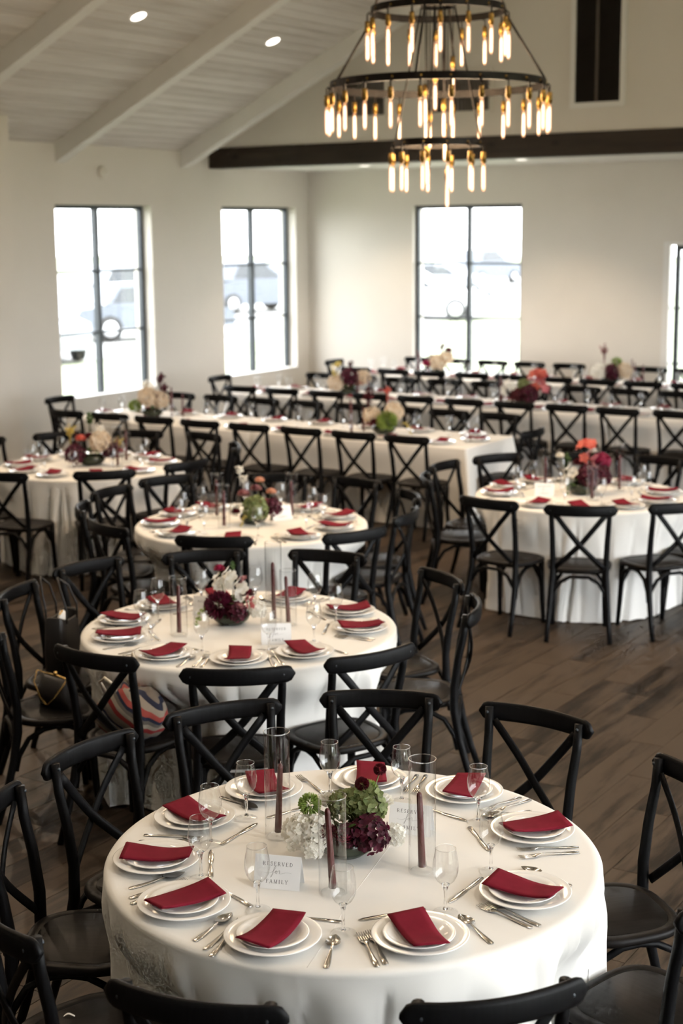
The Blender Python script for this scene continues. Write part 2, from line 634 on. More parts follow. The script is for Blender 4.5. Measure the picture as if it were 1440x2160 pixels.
for i, y0 in enumerate([15.76, 13.43, 11.10, 8.77, 6.44, 4.11, 1.78, -0.55]):
    mb = MB().prism([(XL - 0.25, zroof(XL - 0.25) - 0.222), (XRIDGE, zroof(XRIDGE) - 0.222), (XRIDGE, zroof(XRIDGE) + 0.02), (XL - 0.25, zroof(XL - 0.25) + 0.02)], 1, y0, y0 + 0.155)
    mb.prism([(XRIDGE, zroof(XRIDGE) - 0.222), (XR + 0.2, zroof(XR + 0.2) - 0.222), (XR + 0.2, zroof(XR + 0.2) + 0.02), (XRIDGE, zroof(XRIDGE) + 0.02)], 1, y0, y0 + 0.155)
    which = ['white rafter nearest the gable wall', 'white rafter meeting the left wall above the nearer window', 'white rafter at the upper left corner of the view'][i] if i < 3 else \
        'white sloping rafter overhead, number %s before the corner rafter' % ['one', 'two', 'three', 'four', 'five'][i - 3]
    tag(mb.build('trim_%d' % (i + 2), 'rafter_paint', fix=True), which, 'rafter', kind='structure')

# baseboards
tag(MB().box(XL, XL + 0.016, YJ, YB, 0, 0.187).build('baseboard_left', 'trim_paint'), 'white baseboard along the windowed left wall', 'baseboard', kind='structure')
tag(MB().box(XJ, XJ + 0.016, YF, YJ + 0.016, 0, 0.187).build('baseboard_side', 'trim_paint'), 'white baseboard along the thicker part of the left wall', 'baseboard', kind='structure')
tag(MB().box(XL + 0.016, DR[0] - 0.02, YB - 0.016, YB, 0, 0.187).build('baseboard_back', 'trim_paint'), 'white baseboard along the end wall', 'baseboard', kind='structure')


# ---- floor planks
def cam_xy(p):
    d = Vector(p) - Vector((0, 0, CAM_H))
    z = d.dot(fw)
    return (720 + F_PX * d.dot(r2) / z, 1080 - F_PX * d.dot(u2) / z, z) if z > 0.1 else (-9e9, -9e9, z)


fl = put('floor', None)
tag(fl, 'dark walnut plank floor of the hall', 'floor', kind='structure')
PW, PL = 0.184, 1.22
planks = []
ix = 0
x = XL - 0.1
while x < XR:
    y = YF - 0.3 - random.random() * PL
    while y < YB:
        planks.append((x, y))
        y += PL
    x += PW
pm = MB()
g_ = 0.0006
pm.add([(g_, g_, -0.012), (PW - g_, g_, -0.012), (PW - g_, PL - g_, -0.012), (g_, PL - g_, -0.012),
        (g_ + 0.0012, g_ + 0.0012, 0), (PW - g_ - 0.0012, g_ + 0.0012, 0), (PW - g_ - 0.0012, PL - g_ - 0.0012, 0), (g_ + 0.0012, PL - g_ - 0.0012, 0)],
       [(4, 5, 6, 7), (0, 1, 5, 4), (1, 2, 6, 5), (2, 3, 7, 6), (3, 0, 4, 7)], False)
pmesh = pm.mesh('plank', 'floor_plank')
TBL = [(-2.365, 3.745), (-4.285, 5.765), (-5.80, 7.96), (-4.37, 10.06), (-8.43, 9.33)]   # round tables


def plank_score(p):
    px, py, z = cam_xy((p[0] + PW / 2, p[1] + PL / 2, 0))
    if not (-150 < px < 1590 and -50 < py < 2350):
        return 1e9
    pen = 0
    for c in TBL:
        if math.hypot(p[0] + PW / 2 - c[0], p[1] + PL / 2 - c[1]) < 0.7:
            pen = 6
    return z + pen


planks.sort(key=plank_score)
rest = MB()
for i, (x, y) in enumerate(planks):
    if i < 290:
        put('plank', pmesh, fl, (x, y, 0))
    else:
        rest.add([(a + x, b_ + y, c) for a, b_, c in pm.v], pm.f, False)
o = rest.build('plank_field', 'floor_plank', fl)
o['kind'] = 'stuff'
MB().box(XL - 0.3, XR + 0.3, YF - 0.3, YB + 0.3, -0.15, -0.008).build('subfloor', 'louver_dark', fl)


# ---- windows
def window(name, label, axis, plane, u0, u1, z0, z1, out, cols=2, rows=3, glass_off=0.16, sill=True):
    """steel window set into the opening; plane = inner wall face, out = +1/-1 direction to the outside"""
    w = put(name, None)
    tag(w, label, 'window', kind='structure')
    g0 = plane + out * glass_off

    def bx(mbb, ua, ub, za, zb, d0, d1):
        a, c = sorted((g0 + out * d0, g0 + out * d1))
        if axis == 0:
            mbb.box(a, c, ua, ub, za, zb)
        else:
            mbb.box(ua, ub, a, c, za, zb)
        return mbb
    fb = 0.05
    fr_ = MB()
    bx(fr_, u0, u0 + fb, z0, z1, -0.02, 0.045)
    bx(fr_, u1 - fb, u1, z0, z1, -0.02, 0.045)
    bx(fr_, u0 + fb, u1 - fb, z1 - fb, z1, -0.02, 0.045)
    bx(fr_, u0 + fb, u1 - fb, z0, z0 + 0.02, -0.02, 0.045)
    fr_.build('frame', 'dark_frame', w)
    us = [u0 + fb + (u1 - u0 - 2 * fb) * i / cols for i in range(cols + 1)]
    zs = [z0 + 0.02 + (z1 - z0 - fb - 0.02) * i / rows for i in range(rows + 1)]
    for i in range(1, cols):
        bx(MB(), us[i] - 0.03, us[i] + 0.03, z0 + 0.02, z1 - fb, -0.025, 0.05).build('mullion', 'dark_frame', w)
    for j in range(1, rows):
        for i in range(cols):
            bx(MB(), us[i] + (0.03 if i else 0), us[i + 1] - (0.03 if i < cols - 1 else 0), zs[j] - 0.014, zs[j] + 0.014, -0.012, 0.03).build('glazing_bar', 'dark_frame', w)
    for j in range(rows):
        for i in range(cols):
            bx(MB(), us[i], us[i + 1], zs[j], zs[j + 1], 0.008, 0.012).build('pane', 'window_glass', w)
    if sill:
        m2 = MB()
        a, c = sorted((plane - out * 0.012, g0))
        if axis == 0:
            m2.box(a, c, u0 + 0.001, u1 - 0.001, z0, z0 + 0.014)
        else:
            m2.box(u0 + 0.001, u1 - 0.001, a, c, z0, z0 + 0.014)
        m2.build('window_sill', 'trim_paint', w)
    cu, cz = (u0 + u1) / 2, (z0 + z1) / 2
    if axis == 0:
        portal((plane + out * 0.34, cu, cz), (0, R(90) if out < 0 else R(-90), 0) if False else (0, R(-90) if out < 0 else R(90), 0), z1 - z0, u1 - u0)
    else:
        portal((cu, plane + out * 0.34, cz), (R(-90), 0, 0) if out > 0 else (R(90), 0, 0), u1 - u0, z1 - z0)
    return w


window('window_1', 'tall black-framed six-pane window nearer the viewer in the left wall', 0, XL, W1[0], W1[1], WB, WT, -1)
window('window_2', 'tall black-framed six-pane window beside the room corner in the left wall', 0, XL, W2[0], W2[1], WB, WT, -1)
window('window_3', 'tall black-framed six-pane window in the end wall', 1, YB, W3[0], W3[1], WB, WT, 1, glass_off=0.10)
for i, (a, c) in enumerate(RW):
    window('window_%d' % (i + 4), 'large black-framed window in the right wall, number %s from the viewer' % ['one', 'two', 'three', 'four', 'five', 'six'][i], 0, XR, a, c, 0.12, 3.3, 1, cols=3)

# glazed door at the right end of the end wall
d = put('door_1', None)
tag(d, 'black-framed glazed door cut by the right picture edge', 'door', kind='structure')
dx0, dx1 = DR
cs = MB()
cs.box(dx0 - 0.0, dx0 + 0.085, YB - 0.012, YB + 0.06, 0, 2.475)
cs.box(dx1 - 0.085, dx1, YB - 0.012, YB + 0.06, 0, 2.475)
cs.box(dx0 + 0.085, dx1 - 0.085, YB - 0.012, YB + 0.06, 2.43, 2.475)
cs.build('casing', 'trim_paint', d)
MB().box(dx0 + 0.148, dx0 + 0.205, YB + 0.03, YB + 0.08, 0.0, 2.43).build('stile', 'dark_frame', d)
MB().box(dx0 + 0.205, dx1 - 0.085, YB + 0.03, YB + 0.08, 2.37, 2.43).build('top_rail', 'dark_frame', d)
MB().box(dx0 + 0.205, dx1 - 0.085, YB + 0.035, YB + 0.075, 0.0, 0.25).build('bottom_rail', 'dark_frame', d)
MB().box(dx1 - 0.145, dx1 - 0.085, YB + 0.03, YB + 0.08, 0.25, 2.37).build('stile', 'dark_frame', d)
for z in (0.93, 1.64):
    MB().box(dx0 + 0.085, dx0 + 0.148, YB + 0.04, YB + 0.07, z - 0.011, z + 0.011).build('glazing_bar', 'dark_frame', d)
    MB().box(dx0 + 0.205, dx1 - 0.145, YB + 0.04, YB + 0.07, z - 0.011, z + 0.011).build('glazing_bar', 'dark_frame', d)
for za, zb in ((0.0, 0.93), (0.93, 1.64), (1.64, 2.43)):
    MB().box(dx0 + 0.085, dx0 + 0.148, YB + 0.053, YB + 0.057, za, zb).build('pane', 'window_glass', d)
    MB().box(dx0 + 0.205, dx1 - 0.145, YB + 0.053, YB + 0.057, max(za, 0.25), min(zb, 2.37)).build('pane', 'window_glass', d)
portal(((dx0 + dx1) / 2, YB + 0.34, 1.24), (R(-90), 0, 0), dx1 - dx0, 2.4)

# ---- vents on the gable wall
def louver(label, x0, x1, z0, z1, vertical, frame, mat, trim, casing):
    v_ = thing('wall_vent', label, 'vent', ((x0 + x1) / 2, YG, z0))
    ox = (x0 + x1) / 2
    q = MB()
    fw_ = frame
    y0, y1 = -0.03, 0.0
    a, b_, h = x0 - ox, x1 - ox, z1 - z0
    q.box(a - fw_, a, y0, y1, -fw_, h + fw_).box(b_, b_ + fw_, y0, y1, -fw_, h + fw_).box(a, b_, y0, y1, h, h + fw_).box(a, b_, y0, y1, -fw_, 0)
    q.build('frame', casing, v_)
    MB().box(a, b_, -0.004, 0.0, 0, h).build('backing', mat, v_)
    s_ = MB()
    if vertical:
        n = int((b_ - a) / 0.03)
        for i in range(n):
            xx = a + (i + 0.5) * (b_ - a) / n
            s_.box(xx - 0.005, xx + 0.005, -0.024, -0.004, 0, h)
    else:
        n = int(h / 0.02)
        for i in range(n):
            zz = (i + 0.5) * h / n
            s_.prism([(-0.026, zz - 0.007), (-0.022, zz - 0.007), (-0.006, zz + 0.007), (-0.010, zz + 0.007)], 0, a, b_)
    o = s_.build('louver_slats', mat, v_)
    o['kind'] = 'stuff'
    MB().box(-0.014 - (0.0 if vertical else 0.01), 0.014 - (0.0 if vertical else 0.01), -0.03, -0.004, 0, h).build('centre_bar', trim, v_)


simple('vent_bar', (0.12, 0.10, 0.085), 0.6)
louver('tall dark louvered vent in a white frame, upper right of the gable wall', -7.285, -6.745, 4.05, 5.75, False, 0.06, 'louver_dark', 'vent_bar', 'trim_paint')
louver('wide grey slatted vent behind the left part of the chandelier', -10.50, -9.79, 4.04, 4.47, True, 0.03, 'grille_grey', 'grille_grey', 'wall_paint')
louver('wide grey slatted vent behind the middle of the chandelier', -9.20, -8.365, 4.03, 4.47, True, 0.03, 'grille_grey', 'grille_grey', 'wall_paint')

# ---- recessed ceiling lights
def can_light(label, x, y, z, tilt, power, warm=(1.0, 0.76, 0.53)):
    c_ = thing('recessed_light', label, 'ceiling light', (x, y, z))
    c_.rotation_euler = (0, tilt, 0)
    c_['group'] = 'recessed ceiling lights'
    MB().lathe([(0.078, 0.0), (0.080, -0.006), (0.10, -0.006), (0.102, 0.0)], 28).build('trim_ring', 'trim_paint', c_)
    MB().lathe([(0.0, -0.003), (0.080, -0.003)], 28).build('lens', 'can_glow', c_)
    ld = bpy.data.lights.new('downlight', 'SPOT')
    ld.energy, ld.color, ld.spot_size, ld.spot_blend, ld.shadow_soft_size = power, warm, R(115), 0.6, 0.07
    lo = put('downlight', ld, c_, (0, 0, -0.03), (0, 0, 0))


can_light('round recessed light in the sloping ceiling, left of the two', -10.20, 12.255, zroof(-10.20) - 0.002, -th, 85)
can_light('round recessed light in the sloping ceiling, right of the two', -10.23, 14.636, zroof(-10.23) - 0.002, -th, 85)
can_light('round recessed light in the flat rear ceiling left of the chandelier tip', -10.72, 17.378, ZN - 0.001, 0, 50)
can_light('round recessed light in the flat rear ceiling right of the chandelier tip', -8.354, 17.204, ZN - 0.001, 0, 50)
for k_, (xx, yy) in enumerate([(-10.2, 9.9), (-10.2, 7.5), (-7.2, 6.4), (-7.2, 11.0), (-7.0, 2.0), (-2.6, 3.7), (-2.6, 8.0), (-2.6, 12.0), (0.5, 3.7), (0.5, 8.0)]):
    can_light('round recessed light overhead outside the view, number %s' % ['one', 'two', 'three', 'four', 'five', 'six', 'seven', 'eight', 'nine', 'ten'][k_],
              xx, yy, zroof(xx) - 0.002, -th if xx < XRIDGE else th, 115 if xx < XRIDGE else 75, (1.0, 0.76, 0.53) if xx < XRIDGE else (1.0, 0.86, 0.70))

# small wall fixture above the nearer left window
w_ = thing('smoke_alarm', 'small round cream alarm on the left wall above the nearer window', 'alarm', (XL, 14.233, 3.366))
w_.rotation_euler = (0, R(90), 0)
MB().lathe([(0.0, 0.0), (0.075, 0.0), (0.078, 0.02), (0.066, 0.045), (0.03, 0.052), (0.0, 0.052)], 28).build('cover', 'plastic_white', w_)
MB().lathe([(0.0, 0.052), (0.02, 0.053), (0.018, 0.062), (0.0, 0.063)], 16).build('sensor', 'plastic_white', w_)


# ---- chandelier
CX, CY = -5.02, 9.071
ch = thing('chandelier', 'three-tier black iron ring chandelier with glowing tube bulbs', 'chandelier', (CX, CY, 3.0))


def ring_part(rad, z, h, t):
    rm = MB().lathe([(rad - t, -h / 2), (rad, -h / 2), (rad, h / 2), (rad - t, h / 2), (rad - t, -h / 2)], 64, smooth=False)
    rm.build('ring', 'black_iron', ch, loc=(0, 0, z - 3.0))


sock = MB().tube([(0, 0, 0.062), (0, 0, 0)], [0.016, 0.018], 10).tube([(0, 0, 0.0), (0, 0, -0.012)], [0.014, 0.013], 10).mesh('socket', 'brass')
bulb = MB().lathe([(0.0, -0.012), (0.008, -0.014), (0.0135, -0.035), (0.0142, -0.08), (0.0142, -0.165), (0.011, -0.185), (0.0, -0.193)], 12)
nb_ = len(bulb.f)
bulb.lathe([(0.0, -0.03), (0.006, -0.035), (0.0085, -0.06), (0.0085, -0.165), (0.005, -0.178), (0.0, -0.18)], 8)
nf_ = len(bulb.f)
bulb = bulb.mesh('bulb', 'bulb_glow')
bulb.materials.append(MATS['filament'])
for k_ in range(nb_, nf_):
    bulb.polygons[k_].material_index = 1
hook = MB().tube([(-0.022, 0, 0.10), (-0.010, 0, 0.118), (0, 0, 0.105), (0, 0, 0.06)], 0.006, 6).mesh('hook', 'black_iron')
rivet = MB().lathe([(0.009, -0.004), (0.008, 0.0), (0.0, 0.003)], 8).mesh('rivet', 'brass')
cord = {}


def pendant(x, y, z, az=None, cord_to=None):
    s_ = put('socket', sock, ch, (x, y, z - 3.0), (0, 0, az or 0))
    put('bulb', bulb, s_)
    if az is not None:
        put('hook', hook, s_)
        put('rivet', rivet, s_, (-0.021, 0, 0.125), (0, R(90), 0))
    if cord_to:
        MB().tube([(0, 0, 0.06), (0, 0, cord_to - z)], 0.0035, 5).build('cord', 'black_iron', s_)


RINGS = [(0.441, 4.072, 16, 0.045), (0.713, 3.598, 24, 0.047), (0.294, 3.226, 12, 0.045)]
for rad, z, n, h in RINGS:
    ring_part(rad, z, h, 0.014)
    for i in range(n):
        a = 2 * PI * (i + 0.37) / n
        pendant((rad + 0.022) * math.cos(a), (rad + 0.022) * math.sin(a), z - 0.125, a)
hub_z = 4.10
MB().lathe([(0.105, -0.012), (0.118, -0.012), (0.118, 0.012), (0.105, 0.012), (0.105, -0.012)], 32).build('hub_ring', 'black_iron', ch, loc=(0, 0, hub_z - 3.0))
MB().lathe([(0.085, -0.01), (0.098, -0.01), (0.098, 0.01), (0.085, 0.01), (0.085, -0.01)], 32).build('hub_ring', 'black_iron', ch, loc=(0, 0, hub_z + 0.05 - 3.0))
for i in range(4):
    a = 2 * PI * (i + 0.2) / 4
    p = lambda rad, z: (rad * math.cos(a), rad * math.sin(a), z - 3.0)
    MB().tube([p(0.105, 5.0), p(0.434, 4.09)], 0.008, 6).build('rod', 'black_iron', ch)
    MB().tube([p(0.434, 4.05), p(0.706, 3.62)], 0.008, 6).build('rod', 'black_iron', ch)
    MB().tube([p(0.11, hub_z), p(0.287, 3.24)], 0.006, 6).build('rod', 'black_iron', ch)
    MB().tube([p(0.11, hub_z), p(0.11, 5.0)], 0.006, 6).build('rod', 'black_iron', ch)
MB().lathe([(0.0, 0.03), (0.13, 0.03), (0.13, -0.02), (0.0, -0.02)], 24).build('top_hub', 'black_iron', ch, loc=(0, 0, 2.0))
MB().tube([(0, 0, 2.0), (0, 0, zroof(CX) - 3.0)], 0.012, 8).build('suspension_rod', 'black_iron', ch)
for (x, y, z) in [(0.03, -0.09, 3.62), (-0.06, -0.06, 3.54), (0.085, 0.05, 3.72), (-0.085, 0.045, 3.38), (0.0, 0.10, 3.30), (-0.03, -0.09, 3.14), (0.09, -0.03, 2.99), (0.03, 0.03, 3.45)]:
    pendant(x, y, z, None, hub_z)
pl_ = bpy.data.lights.new('chandelier_glow', 'POINT')
pl_.energy, pl_.color, pl_.shadow_soft_size = 100, (1.0, 0.72, 0.45), 0.55
put('chandelier_glow', pl_, ch, (0, 0, 0.35))


# ------------------------------------------------------------------ chairs
def chair_parts():
    parts = []
    # top rail: a bent board with rounded ends, behind the posts
    n = 26
    vs, fs = [], []
    hw = 0.236
    sec = 12
    for i in range(n + 1):
        s = -1 + 2 * i / n
        s = math.copysign(abs(s) ** 0.8, s)
        x = hw * s
        y = -0.058 + 0.052 * s * s
        e = max(0.0, (abs(s) * hw - (hw - 0.036)) / 0.036)
        hh = 0.037 * math.sqrt(max(0.02, 1 - e * e))
        tt = 0.0125 * (1 - 0.25 * e)
        dy = 2 * 0.052 * s / hw
        nx, ny = -dy, 1.0
        l = math.hypot(nx, ny)
        nx, ny = nx / l, ny / l
        for k in range(sec):
            a = 2 * PI * k / sec
            ca, sa = math.cos(a), math.sin(a)
            zz = math.copysign(abs(sa) ** 0.75, sa) * hh
            oo = math.copysign(abs(ca) ** 0.6, ca) * tt
            vs.append((x + nx * oo, y + ny * oo, 0.875 + zz))
    for i in range(n):
        for k in range(sec):
            fs.append((i * sec + k, (i + 1) * sec + k, (i + 1) * sec + (k + 1) % sec, i * sec + (k + 1) % sec))
    fs.append(tuple(range(sec)))
    fs.append(tuple(reversed([n * sec + k for k in range(sec)])))
    rail = MB().add(vs, fs).mesh('top_rail', 'chair_black', True)
    bolt = MB().lathe([(0.0065, -0.003), (0.006, 0.003), (0.0, 0.004)], 8).mesh('bolt', 'dark_frame')
    parts.append(('top_rail', rail, (0, 0, 0), (0, 0, 0), [('bolt', bolt, (sx * 0.187, 0.0185, 0.882), (R(-90), 0, 0)) for sx in (-1, 1)] +
                  [('bolt', bolt, (sx * 0.19, -0.034, 0.875), (R(90), 0, 0)) for sx in (-1, 1)]))
    for sx in (-1, 1):
        path = [(0.205, -0.06, 0), (0.196, -0.02, 0.12), (0.184, 0.025, 0.28), (0.174, 0.052, 0.42), (0.172, 0.054, 0.54), (0.177, 0.036, 0.68), (0.184, 0.010, 0.80), (0.187, 0.001, 0.898)]
        post = MB().tube([(sx * a, b_, c) for a, b_, c in path], [0.015, 0.0165, 0.019, 0.021, 0.020, 0.0185, 0.0175, 0.0165], 10).mesh('back_post', 'chair_black', True)
        parts.append(('back_post', post, (0, 0, 0), (0, 0, 0), []))
        leg = MB().tube([(sx * 0.168, 0.388, 0.445), (sx * 0.168, 0.391, 0.30), (sx * 0.172, 0.400, 0.15), (sx * 0.178, 0.410, 0)], [0.021, 0.019, 0.017, 0.0145], 10).mesh('leg', 'chair_black', True)
        parts.append(('leg', leg, (0, 0, 0), (0, 0, 0), []))
        sl = []
        for i in range(11):
            t = i / 10
            x = 0.166 * (1 - t / 0.565) if t < 0.565 else -0.158 * (t - 0.565) / 0.435
            sl.append((sx * x, -0.006 - 0.030 * math.sin(PI * t) + 0.045 * t + (0.007 if sx > 0 else -0.007), 0.850 - 0.37 * t))
        slat = MB().tube(sl, 0.0175, 8, flat=0.42, side=(sx * 0.75, 0, -0.65)).mesh('cross_slat', 'chair_black', True)
        parts.append(('cross_slat', slat, (0, 0, 0), (0, 0, 0), []))
        br = [(sx * 0.186, 0.035, 0.24), (sx * 0.184, 0.052, 0.31), (sx * 0.180, 0.10, 0.385), (sx * 0.176, 0.17, 0.42), (sx * 0.174, 0.23, 0.428), (sx * 0.172, 0.29, 0.42), (sx * 0.170, 0.355, 0.385),
              (sx * 0.170, 0.380, 0.31), (sx * 0.170, 0.386, 0.24)]
        parts.append(('leg_brace', MB().tube(br, 0.0125, 8).mesh('leg_brace', 'chair_black', True), (0, 0, 0), (0, 0, 0), []))
    for y0, xs in ((0.035, 0.183), (0.391, 0.168)):
        br = [(-xs, y0, 0.24), (-xs + 0.012, y0, 0.31), (-xs + 0.06, y0, 0.385), (-0.06, y0, 0.422), (0.06, y0, 0.422), (xs - 0.06, y0, 0.385), (xs - 0.012, y0, 0.31), (xs, y0, 0.24)]
        parts.append(('leg_brace', MB().tube(br, 0.0125, 8).mesh('leg_brace', 'chair_black', True), (0, 0, 0), (0, 0, 0), []))

    def outline(k):
        pts = []
        for i in range(40):
            a = 2 * PI * i / 40
            ca, sa = math.cos(a), math.sin(a)
            yy = math.copysign(abs(sa) ** 0.62, sa)
            xx = math.copysign(abs(ca) ** 0.62, ca)
            pts.append(((0.212 + 0.016 * yy) * xx * k, 0.243 + 0.195 * yy * k))
        return pts
    sm = MB()
    lv = [(0.93, 0.436), (0.985, 0.442), (1.0, 0.452), (0.99, 0.464), (0.955, 0.468), (0.83, 0.4675), (0.825, 0.466)]
    vs, fs = [], []
    for k, z in lv:
        vs += [(a, b_, z) for a, b_ in outline(k)]
    for i in range(len(lv) - 1):
        for j in range(40):
            fs.append((i * 40 + j, i * 40 + (j + 1) % 40, (i + 1) * 40 + (j + 1) % 40, (i + 1) * 40 + j))
    fs.append(tuple(reversed(range(40))))
    fs.append(tuple(range((len(lv) - 1) * 40, len(lv) * 40)))
    sm.add(vs, fs)
    panel = MB()
    o1, o2 = outline(0.82), outline(0.80)
    panel.add([(a, b_, 0.466) for a, b_ in o1] + [(a, b_, 0.4685) for a, b_ in o2], [(j, (j + 1) % 40, 40 + (j + 1) % 40, 40 + j) for j in range(40)] + [tuple(range(40, 80))])
    parts.append(('seat', sm.mesh('seat', 'chair_seat', True), (0, 0, 0), (0, 0, 0), [('seat_panel', panel.mesh('seat_panel', 'chair_seat'), (0, 0, 0), (0, 0, 0))]))
    return parts


CHAIR = chair_parts()
CHAIRS = []     # (x, y, rz) for the cloths


def chair(x, y, rz, label, group):
    t = thing('cross_back_chair', label, 'chair', (x, y, 0), rz, group)
    stamp(CHAIR, t)
    CHAIRS.append((x, y, rz))
    return t


HOURS = ['twelve', 'one', 'two', 'three', 'four', 'five', 'six', 'seven', 'eight', 'nine', 'ten', 'eleven']


def clock(cx, cy, x, y):
    """clock position around a table, twelve o'clock pointing away from the viewer"""
    a0 = math.atan2(cy, cx)
    a = math.atan2(y - cy, x - cx)
    h = ((a0 - a) / (2 * PI) * 24) % 24
    k = int(round(h)) % 24
    return HOURS[k // 2] + (" o'clock" if k % 2 == 0 else ' thirty')


TN = ['nearest round table', 'second-nearest round table', 'third-nearest round table', 'right-hand round table', 'left-hand round table']


def pol(c, ang, r):
    return (c[0] + r * math.cos(R(ang)), c[1] + r * math.sin(R(ang)))


RC = [
    [(-2.083, 2.602), (-1.491, 2.977), (-3.455, 3.78), (-3.32, 4.36), (-2.90, 4.80), (-2.30, 4.90), (-1.60, 4.57), (-1.215, 3.81, -0.3), (-3.325, 3.215), (-2.785, 2.68)],
    [(-3.607, 4.83), (-3.27, 5.32), (-4.27, 4.72), (-5.36, 5.37), (-5.47, 6.02), (-5.10, 6.545), (-4.503, 6.877), (-3.698, 6.708), (-3.29, 6.25), pol(TBL[1], -128, 1.16)],
    [(-5.336, 6.95), (-4.72, 7.51), (-6.129, 6.93), (-6.68, 7.33), (-6.95, 7.911), (-6.93, 8.50), (-6.28, 8.982), (-5.688, 9.08), (-5.08, 8.77), (-4.76, 8.18)],
    [(-3.882, 8.93), (-4.506, 8.872), (-3.382, 9.355), (-5.492, 10.069), (-5.309, 9.483), (-5.325, 10.635), (-4.843, 10.99), (-4.197, 11.153), pol(TBL[3], -5, 1.16), pol(TBL[3], 32, 1.16)],
    [(-7.557, 8.511), (-8.184, 8.08), (-9.341, 9.942), (-8.802, 10.383), (-8.172, 10.516), (-7.537, 10.096), (-7.317, 9.179), pol(TBL[4], 181, 1.16), pol(TBL[4], -113, 1.18), pol(TBL[4], -147, 1.18)],
]
SEATS = []
for ti, pts in enumerate(RC):
    c = TBL[ti]
    ss = []
    used = set()
    for q_ in pts:
        x, y = q_[:2]
        ck = clock(c[0], c[1], x, y)
        ss.append((ck, x, y))
        rz = math.atan2(c[1] - y, c[0] - x) - PI / 2 + (q_[2] if len(q_) > 2 else 0)
        chair(x, y, rz, 'black wooden cross-back chair at %s around the %s' % (ck, TN[ti]), 'chairs around the ' + TN[ti])
    SEATS.append(ss)

NTH = ['first', 'second', 'third', 'fourth', 'fifth', 'sixth', 'seventh', 'eighth', 'ninth', 'tenth', 'eleventh', 'twelfth']
LONG = [  # name, x splits of the cloths, y centre, chair x list near / far, chair row y near / far, end chairs
    dict(n='front long table', xs=[-10.90, -8.53, -6.17], yc=12.18, cx=[-10.49 + 0.566 * i for i in range(8)], yn=11.30, yf=13.06, ends=[(-11.40, -PI / 2), (-5.78, PI / 2)]),
    dict(n='middle long table', xs=[-10.85, -8.43, -6.0, -3.58], yc=14.90, cx=[-10.34 + 0.578 * i for i in range(12)], yn=14.06, yf=15.72, ends=[(-11.28, -PI / 2)]),
    dict(n='rear long table', xs=[-10.85, -8.43, -6.0, -3.58], yc=17.50, cx=[-10.43 + 0.5625 * i for i in range(12)], yn=16.66, yf=18.32, ends=[(-11.28, -PI / 2)]),
]
for L in LONG:
    for i, x in enumerate(L['cx']):
        chair(x + random.uniform(-.012, .012), L['yn'] + random.uniform(-.02, .02), random.uniform(-.05, .05), 'black cross-back chair, %s from the left on the near side of the %s' % (NTH[i], L['n']), 'near side chairs of the ' + L['n'])
        chair(x + random.uniform(-.012, .012), L['yf'] + random.uniform(-.02, .02), PI + random.uniform(-.05, .05), 'black cross-back chair, %s from the left on the far side of the %s' % (NTH[i], L['n']), 'far side chairs of the ' + L['n'])
    for k, (x, rz) in enumerate(L['ends']):
        chair(x, L['yc'], rz, 'black cross-back chair at the %s head of the %s' % (['left', 'right'][k], L['n']), 'head chairs of the long tables')

# ------------------------------------------------------------------ tablecloths
ZT = 0.765
TR = 0.762


TUCKED = (-3.325, 3.215)


def push_in(p, chairs):
    """cloth yields where a seat is tucked against it"""
    x, y, z = p
    if z > 0.70:
        return p
    wz = smooth((0.70 - z) / 0.20)
    for (cx, cy, rz) in chairs:
        fx, fy = -math.sin(rz), math.cos(rz)
        dx, dy = x - cx, y - cy
        v = dx * fx + dy * fy
        u = abs(dx * fy - dy * fx)
        if u < 0.36 and -0.1 < v < 0.455:
            cap = 0.04 if (cx, cy) == TUCKED else 1.0      # this seat slides in under the hanging cloth
            w = smooth((0.36 - u) / 0.13) * wz * min(0.455 - v, cap)
            x += fx * w
            y += fy * w
    return (x, y, z)


def smooth(t):
    t = max(0, min(1, t))
    return t * t * (3 - 2 * t)


